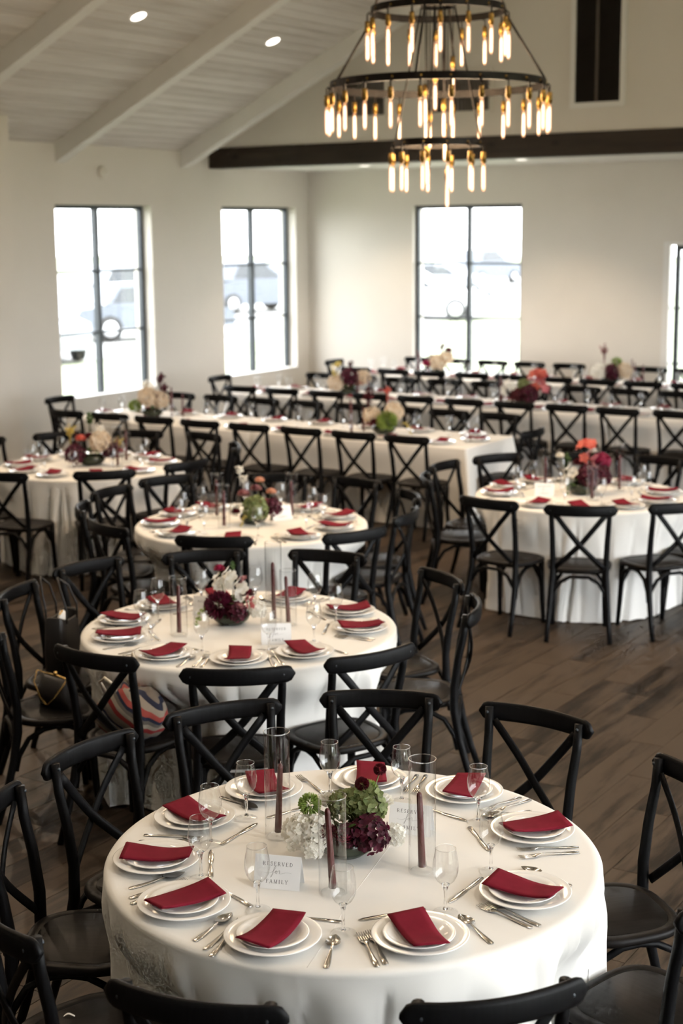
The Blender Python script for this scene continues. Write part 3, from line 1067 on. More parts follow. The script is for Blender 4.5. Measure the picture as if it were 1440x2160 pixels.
def round_cloth(ti, c, seed):
    rnd = random.Random(seed)
    N = 360
    near = [q for q in CHAIRS if math.hypot(q[0] - c[0], q[1] - c[1]) < 1.6]
    # irregular pleats round the rim
    folds = []
    a = 0.0
    while a < 2 * PI - 0.12:
        w = rnd.uniform(0.13, 0.32)
        folds.append((a + w / 2, w, rnd.uniform(0.5, 1.25), rnd.uniform(-0.12, 0.12)))
        a += w

    def fold(an, t):
        s = 0
        for (fa, w, am, dr) in folds:
            d = (an - fa - dr * t + PI) % (2 * PI) - PI
            q = abs(d) / (w * 0.5)
            if q < 1:
                s += am * (0.5 + 0.5 * math.cos(PI * q)) - 0.62 * am
        return s
    vs, fs = [], []
    rings = [0.0, 0.2, 0.4, 0.56, 0.68, 0.735, 0.752]
    lev = []
    for r_ in rings[1:]:
        lev.append(('top', r_))
    for t in (0.0, 0.008, 0.02, 0.04, 0.07, 0.11, 0.15, 0.21, 0.28, 0.36, 0.45, 0.55, 0.65, 0.75, 0.84, 0.92, 0.97, 1.0):
        lev.append(('drop', t))
    vs.append((c[0], c[1], ZT))
    for kind_, q in lev:
        for k in range(N):
            an = 2 * PI * k / N
            if kind_ == 'top':
                vs.append((c[0] + q * math.cos(an), c[1] + q * math.sin(an), ZT))
            else:
                f_ = fold(an, q)
                amp = 0.030 * smooth((q - 0.015) / 0.20) + 0.075 * smooth((q - 0.12) / 0.80)
                r_ = TR + 0.004 + 0.006 * smooth(q / 0.2) + 0.030 * q + amp * f_
                z = ZT - 0.006 - q * (ZT - 0.012)
                if q > 0.9:   # hem breaking on the floor
                    r_ += 0.05 * smooth((q - 0.9) / 0.1) * max(0, f_)
                    z += 0.012 * (q - 0.9) / 0.1 * max(0, f_)
                if q == 0.0:
                    r_ = TR
                vs.append(push_in((c[0] + r_ * math.cos(an), c[1] + r_ * math.sin(an), z), near))
    for k in range(N):
        fs.append((0, 1 + k, 1 + (k + 1) % N))
    for i in range(len(lev) - 1):
        for k in range(N):
            a0, a1 = 1 + i * N + k, 1 + i * N + (k + 1) % N
            fs.append((a0, a0 + N, a1 + N, a1))
    o = MB().add([(x - c[0], y - c[1], z) for x, y, z in vs], fs).mesh('tablecloth', 'linen')
    return put('tablecloth', o, None, (c[0], c[1], 0))


for ti, c in enumerate(TBL):
    o = round_cloth(ti, c, 40 + ti)
    tag(o, ['floor-length ivory cloth over the nearest round table', 'ivory cloth over the round table beside the striped bag', 'ivory cloth over the round table behind the striped-bag table',
            'ivory pleated cloth over the round table at the right', 'ivory cloth over the round table at the left picture edge'][ti], 'tablecloth', 'round tablecloths')


def rect_cloth(x0, x1, y0, y1, seed, lo_open, hi_open):
    rnd = random.Random(seed)
    near = [q for q in CHAIRS if x0 - 0.8 < q[0] < x1 + 0.8 and y0 - 0.8 < q[1] < y1 + 0.8]
    cx, cy = (x0 + x1) / 2, (y0 + y1) / 2
    per = []   # perimeter points with outward normals, corners get flared folds
    step = 0.04
    cr = 0.025

    def side(ax, ay, bx, by, nx, ny):
        n = max(2, int(math.hypot(bx - ax, by - ay) / step))
        for i in range(n + 1):
            t = i / n
            per.append((ax + (bx - ax) * t, ay + (by - ay) * t, nx, ny, min(t, 1 - t) * math.hypot(bx - ax, by - ay)))

    def corner(px, py, a0):
        for i in range(1, 8):
            a = a0 + (PI / 2) * i / 8
            per.append((px + cr * math.cos(a), py + cr * math.sin(a), math.cos(a), math.sin(a), -1 + abs(i - 4) / 4))
    side(x0 + cr, y0, x1 - cr, y0, 0, -1)
    corner(x1 - cr, y0 + cr, -PI / 2)
    side(x1, y0 + cr, x1, y1 - cr, 1, 0)
    corner(x1 - cr, y1 - cr, 0)
    side(x1 - cr, y1, x0 + cr, y1, 0, 1)
    corner(x0 + cr, y1 - cr, PI / 2)
    side(x0, y1 - cr, x0, y0 + cr, -1, 0)
    corner(x0 + cr, y0 + cr, PI)
    N = len(per)
    ph = [rnd.uniform(0, 6.28) for _ in range(4)]
    vs, fs = [], []
    ts = [-1, 0.0, 0.02, 0.06, 0.14, 0.28, 0.45, 0.62, 0.80, 0.93, 1.0]
    for t in ts:
        for i, (x, y, nx, ny, dd) in enumerate(per):
            if t < 0:
                vs.append((x - nx * 0.012, y - ny * 0.012, ZT))
                continue
            s = i * step
            wv_ = 0.010 * math.sin(s * 9 + ph[0]) + 0.008 * math.sin(s * 17 + ph[1])
            fl_ = 0.0
            if dd < 0:
                fl_ = 0.085 * (-dd)
            elif dd < 0.22:
                fl_ = 0.03 * math.cos(dd / 0.22 * 3 * PI) * (1 - dd / 0.22)
            off = 0.004 + 0.012 * smooth(t / 0.2) + t * (0.02 + wv_) + fl_ * smooth(t / 0.7)
            kx = 1.0
            if (nx < -0.02 and not lo_open) or (nx > 0.02 and not hi_open):
                kx = 0.06       # butts against the next cloth
                off = min(off, 0.035)
            px_, py_, pz_ = push_in((x + nx * off * kx, y + ny * off, ZT - 0.005 - t * (ZT - 0.013)), near)
            if not lo_open:
                px_ = max(px_, x0 - 0.008)
            if not hi_open:
                px_ = min(px_, x1 + 0.008)
            vs.append((px_, py_, pz_))
    fs.append(tuple(range(N)))
    for i in range(len(ts) - 1):
        for k in range(N):
            a0, a1 = i * N + k, i * N + (k + 1) % N
            fs.append((a0, a0 + N, a1 + N, a1))
    me = MB().add([(x - cx, y - cy, z) for x, y, z in vs], fs).mesh('tablecloth', 'linen')
    return put('tablecloth', me, None, (cx, cy, 0))


for li, L in enumerate(LONG):
    xs = L['xs']
    for k in range(len(xs) - 1):
        o = rect_cloth(xs[k] + 0.013, xs[k + 1] - 0.013, L['yc'] - 0.47, L['yc'] + 0.47, 70 + li * 5 + k, k == 0, k == len(xs) - 2)
        pos = (['left', 'right'] if len(xs) == 3 else ['left', 'middle', 'right'])[k]
        tag(o, 'floor-length ivory cloth over the %s section of the %s' % (pos, L['n']), 'tablecloth', 'long tablecloths')

# raised seam across the nearest cloth
cc = TBL[0]
MB().tube([(-0.05, 0.70, ZT), (0.044, 0.204, ZT), (0.168, -0.291, ZT), (0.233, -0.48, ZT), (0.29, -0.69, ZT)], 0.0011, 6, flat=0.45, side=(1, 0, 0)).build('seam', 'linen',
    [o for o in COL.objects if o.name.startswith('tablecloth')][0])

# ------------------------------------------------------------------ tableware
PLATE = MB().lathe([(0.0, 0.006), (0.078, 0.006), (0.092, 0.010), (0.105, 0.017), (0.132, 0.0235), (0.1345, 0.0225), (0.1335, 0.0205), (0.106, 0.0135), (0.09, 0.004), (0.075, 0.0), (0.0, 0.0)], 48).mesh('dinner_plate', 'porcelain', True)
SALAD = MB().lathe([(0.0, 0.006), (0.056, 0.006), (0.070, 0.010), (0.078, 0.015), (0.098, 0.0215), (0.1, 0.0205), (0.099, 0.0185), (0.079, 0.0115), (0.066, 0.003), (0.055, 0.0), (0.0, 0.0)], 44).mesh('salad_plate', 'porcelain', True)
BOWL = MB().lathe([(0.004, 0.084), (0.015, 0.088), (0.0255, 0.098), (0.033, 0.112), (0.0366, 0.128), (0.0365, 0.146), (0.0338, 0.166), (0.0305, 0.182), (0.0288, 0.193)], 24).mesh('bowl', 'glass_thin')
RIM = MB().tube([(0.0288 * math.cos(2 * PI * k / 24), 0.0288 * math.sin(2 * PI * k / 24), 0.1935) for k in range(24)], 0.0010, 5, closed=True).mesh('rim', 'glass_rim')
FOOT = MB().lathe([(0.0355, 0.0), (0.036, 0.0018), (0.030, 0.0035), (0.014, 0.0065), (0.007, 0.011)], 28).mesh('foot', 'glass_edge')
STEM = MB().lathe([(0.0, 0.0105), (0.0075, 0.0105), (0.0042, 0.024), (0.0040, 0.045), (0.0050, 0.066), (0.0085, 0.080), (0.012, 0.0865), (0.006, 0.089), (0.0, 0.0895)], 20).mesh('stem', 'glass_solid', True)


def napkin_mesh(seed):
    rnd = random.Random(seed)
    L_, W_ = 0.107, 0.052
    nu, nv = 16, 6
    tw, cv, sh = rnd.uniform(-0.007, 0.007), rnd.uniform(0.010, 0.016), rnd.uniform(-0.10, 0.10)

    def surf(u, v, lift):
        z = 0.0195 + cv * abs(u) ** 1.8 + tw * u * v + 0.002 * math.sin(3 * u + seed) + lift
        return (u * L_, v * W_ * (1 + 0.03 * math.sin(2 * u + seed)) + sh * u * u * 0.1, z)
    mb_ = MB()
    for lay, (lift, ku, kv, dx, dv) in enumerate([(0.0, 1.0, 1.0, 0, 0), (0.0015, 0.985, 0.965, 0.006, 0.03), (0.0030, 0.965, 0.98, -0.004, -0.015)]):
        vs, fs = [], []
        for s_ in (0, 1):
            for i in range(nu + 1):
                for j in range(nv + 1):
                    u, v_ = (-1 + 2 * i / nu) * ku + dx, (-1 + 2 * j / nv) * kv + dv
                    vs.append(surf(u, v_, lift + (0.0012 if s_ else 0)))
        n1 = (nu + 1) * (nv + 1)
        for i in range(nu):
            for j in range(nv):
                a = i * (nv + 1) + j
                fs.append((a, a + 1, a + nv + 2, a + nv + 1))
                fs.append((n1 + a, n1 + a + nv + 1, n1 + a + nv + 2, n1 + a + 1))
        for i in range(nu):
            for j in (0, nv):
                a = i * (nv + 1) + j
                fs.append((a, a + nv + 1, n1 + a + nv + 1, n1 + a) if j == 0 else (a, n1 + a, n1 + a + nv + 1, a + nv + 1))
        for j in range(nv):
            for i in (0, nu):
                a = i * (nv + 1) + j
                fs.append((a, n1 + a, n1 + a + 1, a + 1) if i == 0 else (a, a + 1, n1 + a + 1, n1 + a))
        mb_.add(vs, fs)
    me = mb_.mesh('napkin', 'napkin_cloth')
    return me


NAPS = [napkin_mesh(i) for i in range(6)]


def strip(mb_, pts, th_=0.0016):
    """flat metal piece: pts = (x along, half width, z)"""
    vs, fs = [], []
    for (x_, w, z) in pts:
        vs += [(x_, -w, z), (x_, w, z), (x_, w * 0.8, z + th_), (x_, -w * 0.8, z + th_)]
    for i in range(len(pts) - 1):
        for k in range(4):
            fs.append((i * 4 + k, i * 4 + (k + 1) % 4, i * 4 + 4 + (k + 1) % 4, i * 4 + 4 + k))
    n = len(pts) - 1
    fs += [(0, 1, 2, 3), (n * 4 + 3, n * 4 + 2, n * 4 + 1, n * 4)]
    mb_.add(vs, fs)
    return mb_


HANDLE = [(0.0, 0.004, 0.0012), (0.004, 0.0085, 0.0012), (0.03, 0.0088, 0.002), (0.06, 0.0065, 0.003), (0.09, 0.004, 0.0055), (0.118, 0.0032, 0.008)]
fk = strip(MB(), HANDLE + [(0.130, 0.005, 0.0072), (0.140, 0.0105, 0.005), (0.152, 0.0122, 0.0032)])
for k in range(4):
    yy = -0.0098 + k * 0.00653
    fk.add([(a, yy + s_ * w, z + dz) for (a, w, z) in ((0.150, 0.0022, 0.0032), (0.175, 0.0017, 0.0024), (0.196, 0.0007, 0.0062)) for s_ in (-1, 1) for dz in (0, 0.0014)],
           [(0, 1, 5, 4), (2, 6, 7, 3), (1, 3, 7, 5), (0, 4, 6, 2), (4, 5, 9, 8), (6, 10, 11, 7), (5, 7, 11, 9), (4, 8, 10, 6), (8, 9, 11, 10)])
FORK = fk.mesh('dinner_fork', 'steel', True)
sp_ = strip(MB(), HANDLE)
vs, fs = [], []
for i in range(9):
    t = i / 8
    x_ = 0.114 + 0.071 * t
    w = 0.0205 * math.sin(PI * min(1, 0.08 + 0.92 * t) ** 0.8) ** 0.75 + 0.0005
    for j in range(7):
        v_ = -1 + 2 * j / 6
        dp = 0.010 * math.sin(PI * t) * (1 - v_ * v_)
        vs.append((x_, v_ * w, 0.0105 - dp - 0.002 * t))
for i in range(8):
    for j in range(6):
        fs.append((i * 7 + j, i * 7 + j + 1, i * 7 + j + 8, i * 7 + j + 7))
sp_.add(vs, fs)
SPOON = sp_.mesh('dinner_spoon', 'steel')
KNIFE = strip(MB(), [(0.0, 0.005, 0.0008), (0.004, 0.0085, 0.0008), (0.05, 0.0082, 0.001), (0.092, 0.0058, 0.0012), (0.098, 0.0045, 0.0012), (0.106, 0.0078, 0.0012), (0.15, 0.0098, 0.0010),
                     (0.185, 0.0085, 0.0008), (0.199, 0.0042, 0.0006), (0.2035, 0.0008, 0.0006)], 0.0022).mesh('dinner_knife', 'steel', True)
CUT = {'knife': ('dinner_knife', KNIFE, 'steel table knife'), 'fork': ('dinner_fork', FORK, 'steel fork'), 'spoon': ('dinner_spoon', SPOON, 'steel spoon')}
nap_i = [0]


def place_setting(px, py, nap_ang, where, grp):
    z = ZT + 0.0004
    tag(put('dinner_plate', PLATE, None, (px, py, z)), 'large white dinner plate, %s' % where, 'plate', 'dinner plates on the ' + grp)
    ox, oy = random.uniform(-.006, .006), random.uniform(-.006, .006)
    tag(put('salad_plate', SALAD, None, (px + ox, py + oy, z + 0.0062)), 'small white plate under napkin, %s' % where, 'plate', 'salad plates on the ' + grp)
    nap_i[0] += 1
    tag(put('napkin', NAPS[nap_i[0] % 6], None, (px + ox, py + oy, z + 0.0068), (0, 0, nap_ang)), 'folded burgundy napkin, %s' % where, 'napkin', 'napkins on the ' + grp)


def wine_glass(x_, y_, where, grp):
    g0_ = thing('wine_glass', 'empty stemmed wine glass, %s' % where, 'glass', (x_, y_, ZT + 0.0004), random.uniform(0, 6), 'wine glasses on the ' + grp)
    b0 = put('bowl', BOWL, g0_)
    put('rim', RIM, b0)
    put('stem', STEM, g0_)
    put('foot', FOOT, g0_)


def cutlery(kind_, x0, y0, ang, label, grp, z=0.0004):
    n_, me, _ = CUT[kind_]
    tag(put(n_, me, None, (x0, y0, ZT + z), (0, 0, ang)), label, kind_, n_.replace('dinner_', '') + ('s' if kind_ != 'knife' else '')
        + ' on the ' + grp if kind_ != 'knife' else 'knives on the ' + grp)


# nearest table, as laid
P1 = [(-2.2395, 3.1336, 96.4), (-2.5771, 3.1728, 68.4), (-2.8412, 3.3736, 28.8), (-2.949, 3.7002, -16.2), (-2.9023, 4.0238, -40.7), (-2.6362, 4.2864, -58), (-2.3036, 4.3608, -75.4), (-1.9592, 4.1764, 52.4), (-1.7759, 3.744, 0), (-1.8999, 3.3484, -40.4)]
G1 = [(-2.3842, 3.2666), (-2.0991, 3.2716), (-2.6531, 3.3502), (-2.7857, 3.5728), (-2.8142, 3.8026), (-2.6899, 4.1162), (-2.4542, 4.198), (-2.1474, 4.1654), (-1.9383, 3.8463), (-1.9221, 3.5317)]
W1_ = lambda x_, y_, ti=0: 'at %s on the %s' % (clock(TBL[ti][0], TBL[ti][1], x_, y_), TN[ti])
for (x_, y_, a) in P1:
    place_setting(x_, y_, R(a), W1_(x_, y_), TN[0])
for (x_, y_) in G1:
    wine_glass(x_, y_, W1_(x_, y_), TN[0])
C1 = [('spoon', -2.419, 3.017, -2.428, 3.217), ('fork', -2.363, 2.991, -2.388, 3.208), ('fork', -2.325, 2.968, -2.372, 3.160), ('knife', -2.411, 3.274, -2.600, 3.334), ('knife', -2.139, 3.325, -2.333, 3.264),
      ('spoon', -2.028, 3.074, -2.114, 3.260), ('spoon', -2.790, 3.182, -2.716, 3.345), ('fork', -2.746, 3.131, -2.690, 3.300), ('fork', -2.718, 3.104, -2.668, 3.300), ('knife', -2.634, 3.372, -2.750, 3.526),
      ('knife', -2.755, 3.583, -2.759, 3.790), ('fork', -3.014, 3.518, -2.850, 3.583), ('fork', -2.995, 3.470, -2.86, 3.545), ('spoon', -3.006, 3.911, -2.830, 3.880), ('knife', -2.758, 3.840, -2.690, 4.02),
      ('fork', -2.715, 4.120, -2.865, 4.20), ('knife', -1.981, 3.520, -2.105, 3.358), ('fork', -1.917, 3.153, -2.045, 3.278), ('fork', -1.904, 3.175, -2.05, 3.320), ('spoon', -1.721, 3.427, -1.882, 3.531),
      ('knife', -1.940, 3.793, -1.942, 3.593), ('fork', -1.670, 3.570, -1.854, 3.615), ('fork', -1.655, 3.592, -1.845, 3.640), ('spoon', -1.689, 3.876, -1.871, 3.913), ('knife', -2.155, 4.119, -2.010, 3.977),
      ('fork', -1.787, 4.150, -1.915, 4.049), ('fork', -1.770, 4.115, -1.886, 4.000), ('spoon', -2.043, 4.347, -2.120, 4.25), ('knife', -2.382, 4.191, -2.196, 4.159), ('fork', -2.127, 4.440, -2.170, 4.29),
      ('fork', -2.090, 4.440, -2.132, 4.29), ('fork', -2.507, 4.460, -2.456, 4.29), ('fork', -2.535, 4.445, -2.488, 4.272)]
seen = {}
for (kd, x0, y0, x1, y1) in C1:
    mx_, my_ = (x0 + x1) / 2, (y0 + y1) / 2
    p_ = min(P1, key=lambda q: math.hypot(q[0] - mx_, q[1] - my_))
    ck = clock(TBL[0][0], TBL[0][1], p_[0], p_[1])
    n_ = seen.get((kd, ck), 0)
    seen[(kd, ck)] = n_ + 1
    adj = ['', 'second ', 'third ', 'fourth '][n_]
    lab = '%s%s next to the %s plate of the nearest round table' % (adj, CUT[kd][2], ck)
    cutlery(kd, x0, y0, math.atan2(y1 - y0, x1 - x0), lab, TN[0], z=0.0004 + 0.0004 * n_)

for ti in range(1, 5):
    c = TBL[ti]
    rnd = random.Random(100 + ti)
    seats = [(ck, x_, y_) for ck, x_, y_ in SEATS[ti]]
    for (ck, x_, y_) in seats:
        a = math.atan2(y_ - c[1], x_ - c[0])
        ck = clock(c[0], c[1], x_, y_)
        where = 'at %s on the %s' % (ck, TN[ti])
        place_setting(*[c[i] + 0.592 * (math.cos(a), math.sin(a))[i] for i in (0, 1)], a + PI + rnd.choice([0, 0.15, -0.25, 0.35, -0.1]) * 1.0, where, TN[ti])
        ga = a + R(15.5 + rnd.uniform(-2, 2))
        wine_glass(c[0] + 0.475 * math.cos(ga), c[1] + 0.475 * math.sin(ga), where, TN[ti])
        ka = a + rnd.uniform(-0.1, 0.1)
        kx, ky = c[0] + 0.425 * math.cos(ka), c[1] + 0.425 * math.sin(ka)
        tx, ty = -math.sin(ka), math.cos(ka)
        wl = 'next to the %s plate of the %s' % (ck, TN[ti])
        cutlery('knife', kx + tx * 0.1, ky + ty * 0.1, math.atan2(-ty, -tx), 'steel table knife ' + wl, TN[ti])
        if ti < 4:
            fa = a - R(13.8)
            for q, da in enumerate((0.0, R(2.9))):
                f2_ = fa - da
                cutlery('fork', c[0] + 0.70 * math.cos(f2_), c[1] + 0.70 * math.sin(f2_), f2_ + PI, ('inner ' if q == 0 else 'outer ') + 'steel fork ' + wl, TN[ti])
            sa = a + R(13.0)
            cutlery('spoon', c[0] + 0.72 * math.cos(sa), c[1] + 0.72 * math.sin(sa), sa + PI, 'steel spoon ' + wl, TN[ti])

FLX = [(-10.12, -7.31), (-9.42, -7.15), (-9.68, -7.25)]    # centrepieces along the long tables
for li, L in enumerate(LONG):
    rnd = random.Random(300 + li)
    for i, x_ in enumerate(L['cx']):
        for sd, nm in ((-1, 'near'), (1, 'far')):
            where = '%s from left, %s side of the %s' % (NTH[i], nm, L['n'])
            place_setting(x_, L['yc'] + sd * 0.315, rnd.choice([PI / 2, PI / 2 + 0.3, 0.1, -0.15]), where, L['n'])
            gx = x_ - sd * 0.19 + rnd.uniform(-.02, .02)
            for bx_ in FLX[li]:
                if abs(gx - bx_) < 0.27:
                    gx = bx_ + (0.27 if gx > bx_ else -0.27)
            wine_glass(gx, L['yc'] + sd * 0.17, where, L['n'])
    for k, (x_, rz) in enumerate(L['ends']):
        where = 'at the %s head of the %s' % (['left', 'right'][k], L['n'])
        ex = L['xs'][0] + 0.17 if k == 0 else L['xs'][-1] - 0.17
        place_setting(ex, L['yc'], 0.2, where, L['n'])
        wine_glass(ex + (0.10 if k == 0 else -0.10), L['yc'] + (0.20 if k else -0.01) - (0.0 if k else 0.19), where, L['n'])

# ------------------------------------------------------------------ candles in glass cylinders
HOLD = MB().lathe([(0.034, 0.0), (0.035, 0.004), (0.026, 0.009), (0.014, 0.012), (0.0135, 0.031)], 28).mesh('candle_holder', 'glass_edge', True)
TAPER = {}


def taper_mesh(h):
    k = round(h, 3)
    if k not in TAPER:
        TAPER[k] = MB().lathe([(0.0, 0.0), (0.0112, 0.0), (0.0112, 0.02), (0.0085, h - 0.012), (0.006, h - 0.004), (0.0, h)], 14).mesh('taper_candle', 'candle_wax', True)
    return TAPER[k]


WICK = MB().tube([(0, 0, 0), (0.001, 0, 0.008)], 0.0009, 5).mesh('wick', 'wick')
CYL = {}


def cyl_mesh(h, r=0.041):
    k = (round(h, 3), r)
    if k not in CYL:
        CYL[k] = (MB().lathe([(r, 0.0), (r, h)], 36).mesh('wall', 'glass_thin'),
                  MB().tube([(r * math.cos(2 * PI * q / 36), r * math.sin(2 * PI * q / 36), h) for q in range(36)], 0.0015, 6, closed=True).mesh('rim', 'glass_rim'))
    return CYL[k]


def candle(x_, y_, h_cyl, tip, lean, which, grp, holder=True):
    z = ZT + 0.0004
    ang = random.uniform(0, 6) if not isinstance(lean, tuple) else 0
    if holder:
        tag(put('candle_holder', HOLD, None, (x_, y_, z)), 'clear holder of the %s' % which, 'holder', 'candle holders on the ' + grp)
    t_ = thing('taper_candle', which[0].upper() * 0 + which, 'candle', (x_, y_, z + 0.0155), 0, 'taper candles on the ' + grp)
    t_.rotation_euler = (lean[0], lean[1], 0) if isinstance(lean, tuple) else (lean * math.cos(ang), lean * math.sin(ang), 0)
    put('wax', taper_mesh(tip - 0.0155), t_)
    put('wick', WICK, t_, (0, 0, tip - 0.0165))
    if h_cyl:
        cw, cr_ = cyl_mesh(h_cyl)
        c_ = thing('glass_cylinder', 'glass cylinder around the %s' % which, 'vase', (x_, y_, z), 0, 'glass cylinders on the ' + grp)
        w0_ = put('wall', cw, c_)
        put('rim', cr_, w0_)


lp = lambda rx, ty: (rx * 0.8432 + ty * 0.5298, rx * 0.5376 - ty * 0.828)   # right / towards-the-viewer offsets on a table
candle(-2.6415, 3.7362, 0.350, 0.250, (R(1.0), R(4.0)), 'burgundy candle left of the flowers, nearest round table', TN[0])
candle(-2.265, 3.4756, 0.298, 0.262, (R(1.5), R(-3.0)), 'burgundy candle in front of the flowers, nearest round table', TN[0])
candle(-2.1165, 3.7415, 0.356, 0.252, (R(0.5), R(-2.2)), 'burgundy candle right of the flowers, nearest round table', TN[0])
candle(-4.446, 5.498, 0.285, 0.245, (0, R(0.5)), 'burgundy candle left of the flowers, second-nearest round table', TN[1])
candle(-4.205, 5.945, 0.40, 0.30, (0, R(-0.6)), 'burgundy candle just right of the flowers, second-nearest round table', TN[1])
candle(-4.105, 5.925, 0.275, 0.245, (0, R(-3)), 'burgundy candle farthest right, second-nearest round table', TN[1])
candle(-6.115, 8.00, 0.30, 0.26, (0, R(0.5)), 'burgundy candle farthest left, third-nearest round table', TN[2])
candle(-5.86, 7.74, 0.285, 0.25, (0, R(0.8)), 'burgundy candle in front of the flowers, third-nearest round table', TN[2])
candle(-5.68, 8.26, 0.30, 0.25, (0, R(-0.8)), 'burgundy candle right of the flowers, third-nearest round table', TN[2])
candle(-4.62, 9.98, 0.32, 0.26, (0, R(0.3)), 'burgundy candle left of the flowers, right-hand round table', TN[3])
candle(-4.18, 10.31, 0.36, 0.27, (0, 0), 'burgundy candle behind the flowers, right-hand round table', TN[3])
candle(-4.20, 9.86, 0.25, 0.22, (0, 0), 'burgundy candle in front of the flowers, right-hand round table', TN[3])
candle(-8.66, 9.42, 0.34, 0.25, (0, 0), 'burgundy candle left of the flowers, left-hand round table', TN[4])
candle(-8.29, 9.62, 0.36, 0.27, (0, 0), 'burgundy candle behind the flowers, left-hand round table', TN[4])
candle(-8.16, 9.36, 0.34, 0.25, (0, 0), 'burgundy candle right of the flowers, left-hand round table', TN[4])
for li, sets in enumerate([[(-9.88, 0.05, 'left'), (-7.62, -0.05, 'right')], [(-9.22, -0.08, 'left'), (-7.42, 0.0, 'right')], [(-10.0, 0.1, 'left'), (-6.95, 0.05, 'right')]]):
    L = LONG[li]
    for (x_, dy, nm) in sets:
        for q, (ox, oy, tp, wd) in enumerate([(-0.06, 0.05, 0.31, 'left'), (0.02, -0.06, 0.28, 'front'), (0.09, 0.04, 0.25, 'right')]):
            candle(x_ + ox, L['yc'] + dy + oy, None, tp, (0, 0), '%s burgundy candle of the %s trio on the %s' % (wd, nm, L['n']), L['n'])

# ------------------------------------------------------------------ place cards
def ribbon(mb_, pts, w0, w1=None):
    w1 = w0 if w1 is None else w1
    n = len(pts)
    vs, fs = [], []
    for i, p in enumerate(pts):
        a, c = pts[max(0, i - 1)], pts[min(n - 1, i + 1)]
        dx, dy = c[0] - a[0], c[1] - a[1]
        l = math.hypot(dx, dy) or 1
        w = (w0 + (w1 - w0) * i / max(1, n - 1)) / 2
        vs += [(p[0] - dy / l * w, p[1] + dx / l * w), (p[0] + dy / l * w, p[1] - dx / l * w)]
    for i in range(n - 1):
        fs.append((2 * i, 2 * i + 1, 2 * i + 3, 2 * i + 2))
    mb_.add([(a, 0, c) for a, c in vs], fs, False)


def arc(cx, cy, rx, ry, a0, a1, n=10):
    return [(cx + rx * math.cos(R(a0 + (a1 - a0) * i / n)), cy + ry * math.sin(R(a0 + (a1 - a0) * i / n))) for i in range(n + 1)]


TK, TH = 0.13, 0.055


def serif(x_, y_, w=0.26):
    return ([(x_ - w / 2, y_), (x_ + w / 2, y_)], TH)


def stem_(x_, y0=0.0, y1=1.0, w=TK):
    return [([(x_, y0), (x_, y1)], w)]


LET = {
    'R': (0.78, stem_(0.17) + [serif(0.17, 0.025), serif(0.17, 0.975), ([(0.17, 0.97)] + arc(0.38, 0.74, 0.24, 0.23, 90, -90) + [(0.17, 0.51)], 0.075), ([(0.38, 0.51), (0.70, 0.02), (0.80, 0.02)], 0.10)]),
    'E': (0.68, stem_(0.17) + [serif(0.12, 0.025), ([(0.1, 0.97), (0.62, 0.97), (0.62, 0.80)], TH), ([(0.17, 0.52), (0.50, 0.52)], TH), ([(0.1, 0.025), (0.66, 0.025), (0.66, 0.22)], TH)]),
    'S': (0.60, [([(0.50, 0.80)] + arc(0.30, 0.76, 0.20, 0.21, 30, 250) + arc(0.30, 0.25, 0.22, 0.25, 70, -150), 0.085), ([(0.50, 0.76), (0.50, 0.96)], TH), ([(0.08, 0.06), (0.08, 0.28)], TH)]),
    'V': (0.80, [([(0.10, 0.97), (0.41, 0.0)], 0.12), ([(0.41, 0.0), (0.72, 0.97)], 0.06), serif(0.10, 0.975), serif(0.72, 0.975)]),
    'D': (0.86, stem_(0.17) + [([(0.08, 0.97)] + arc(0.32, 0.5, 0.44, 0.47, 90, -90, 14) + [(0.08, 0.03)], 0.085)]),
    'F': (0.64, stem_(0.17) + [serif(0.17, 0.025, 0.3), ([(0.1, 0.97), (0.60, 0.97), (0.60, 0.80)], TH), ([(0.17, 0.52), (0.48, 0.52)], TH)]),
    'A': (0.80, [([(0.10, 0.0), (0.40, 1.0)], 0.06), ([(0.40, 1.0), (0.72, 0.0)], 0.12), ([(0.2, 0.34), (0.60, 0.34)], TH), serif(0.10, 0.025), serif(0.72, 0.025)]),
    'M': (1.0, [([(0.16, 0.0), (0.16, 1.0)], 0.06), ([(0.16, 1.0), (0.50, 0.02)], 0.11), ([(0.50, 0.02), (0.84, 1.0)], 0.06), ([(0.84, 0.0), (0.84, 1.0)], 0.12), serif(0.14, 0.025), serif(0.84, 0.025), serif(0.1, 0.975), serif(0.9, 0.975)]),
    'I': (0.36, stem_(0.18) + [serif(0.18, 0.025, 0.3), serif(0.18, 0.975, 0.3)]),
    'L': (0.66, stem_(0.17) + [serif(0.17, 0.975, 0.3), ([(0.08, 0.025), (0.62, 0.025), (0.62, 0.24)], TH)]),
    'Y': (0.76, [([(0.08, 0.97), (0.38, 0.46)], 0.11), ([(0.38, 0.46), (0.68, 0.97)], 0.06), ([(0.38, 0.0), (0.38, 0.48)], 0.12), serif(0.08, 0.975), serif(0.68, 0.975), serif(0.38, 0.025, 0.3)]),
}


def word(txt, h, track, y_):
    mb_ = MB()
    total = sum(LET[c][0] for c in txt) + track * (len(txt) - 1)
    x_ = -total / 2
    for c in txt:
        w, strokes = LET[c]
        for pts, tk in strokes:
            ribbon(mb_, [((x_ + a) * h, y_ + b_ * h) for a, b_ in pts], tk * h)
        x_ += w + track
    return mb_


def bez(p0, p1, p2, p3, n=10):
    return [tuple((1 - t) ** 3 * p0[k] + 3 * (1 - t) ** 2 * t * p1[k] + 3 * (1 - t) * t * t * p2[k] + t ** 3 * p3[k] for k in (0, 1)) for t in [i / n for i in range(n + 1)]]


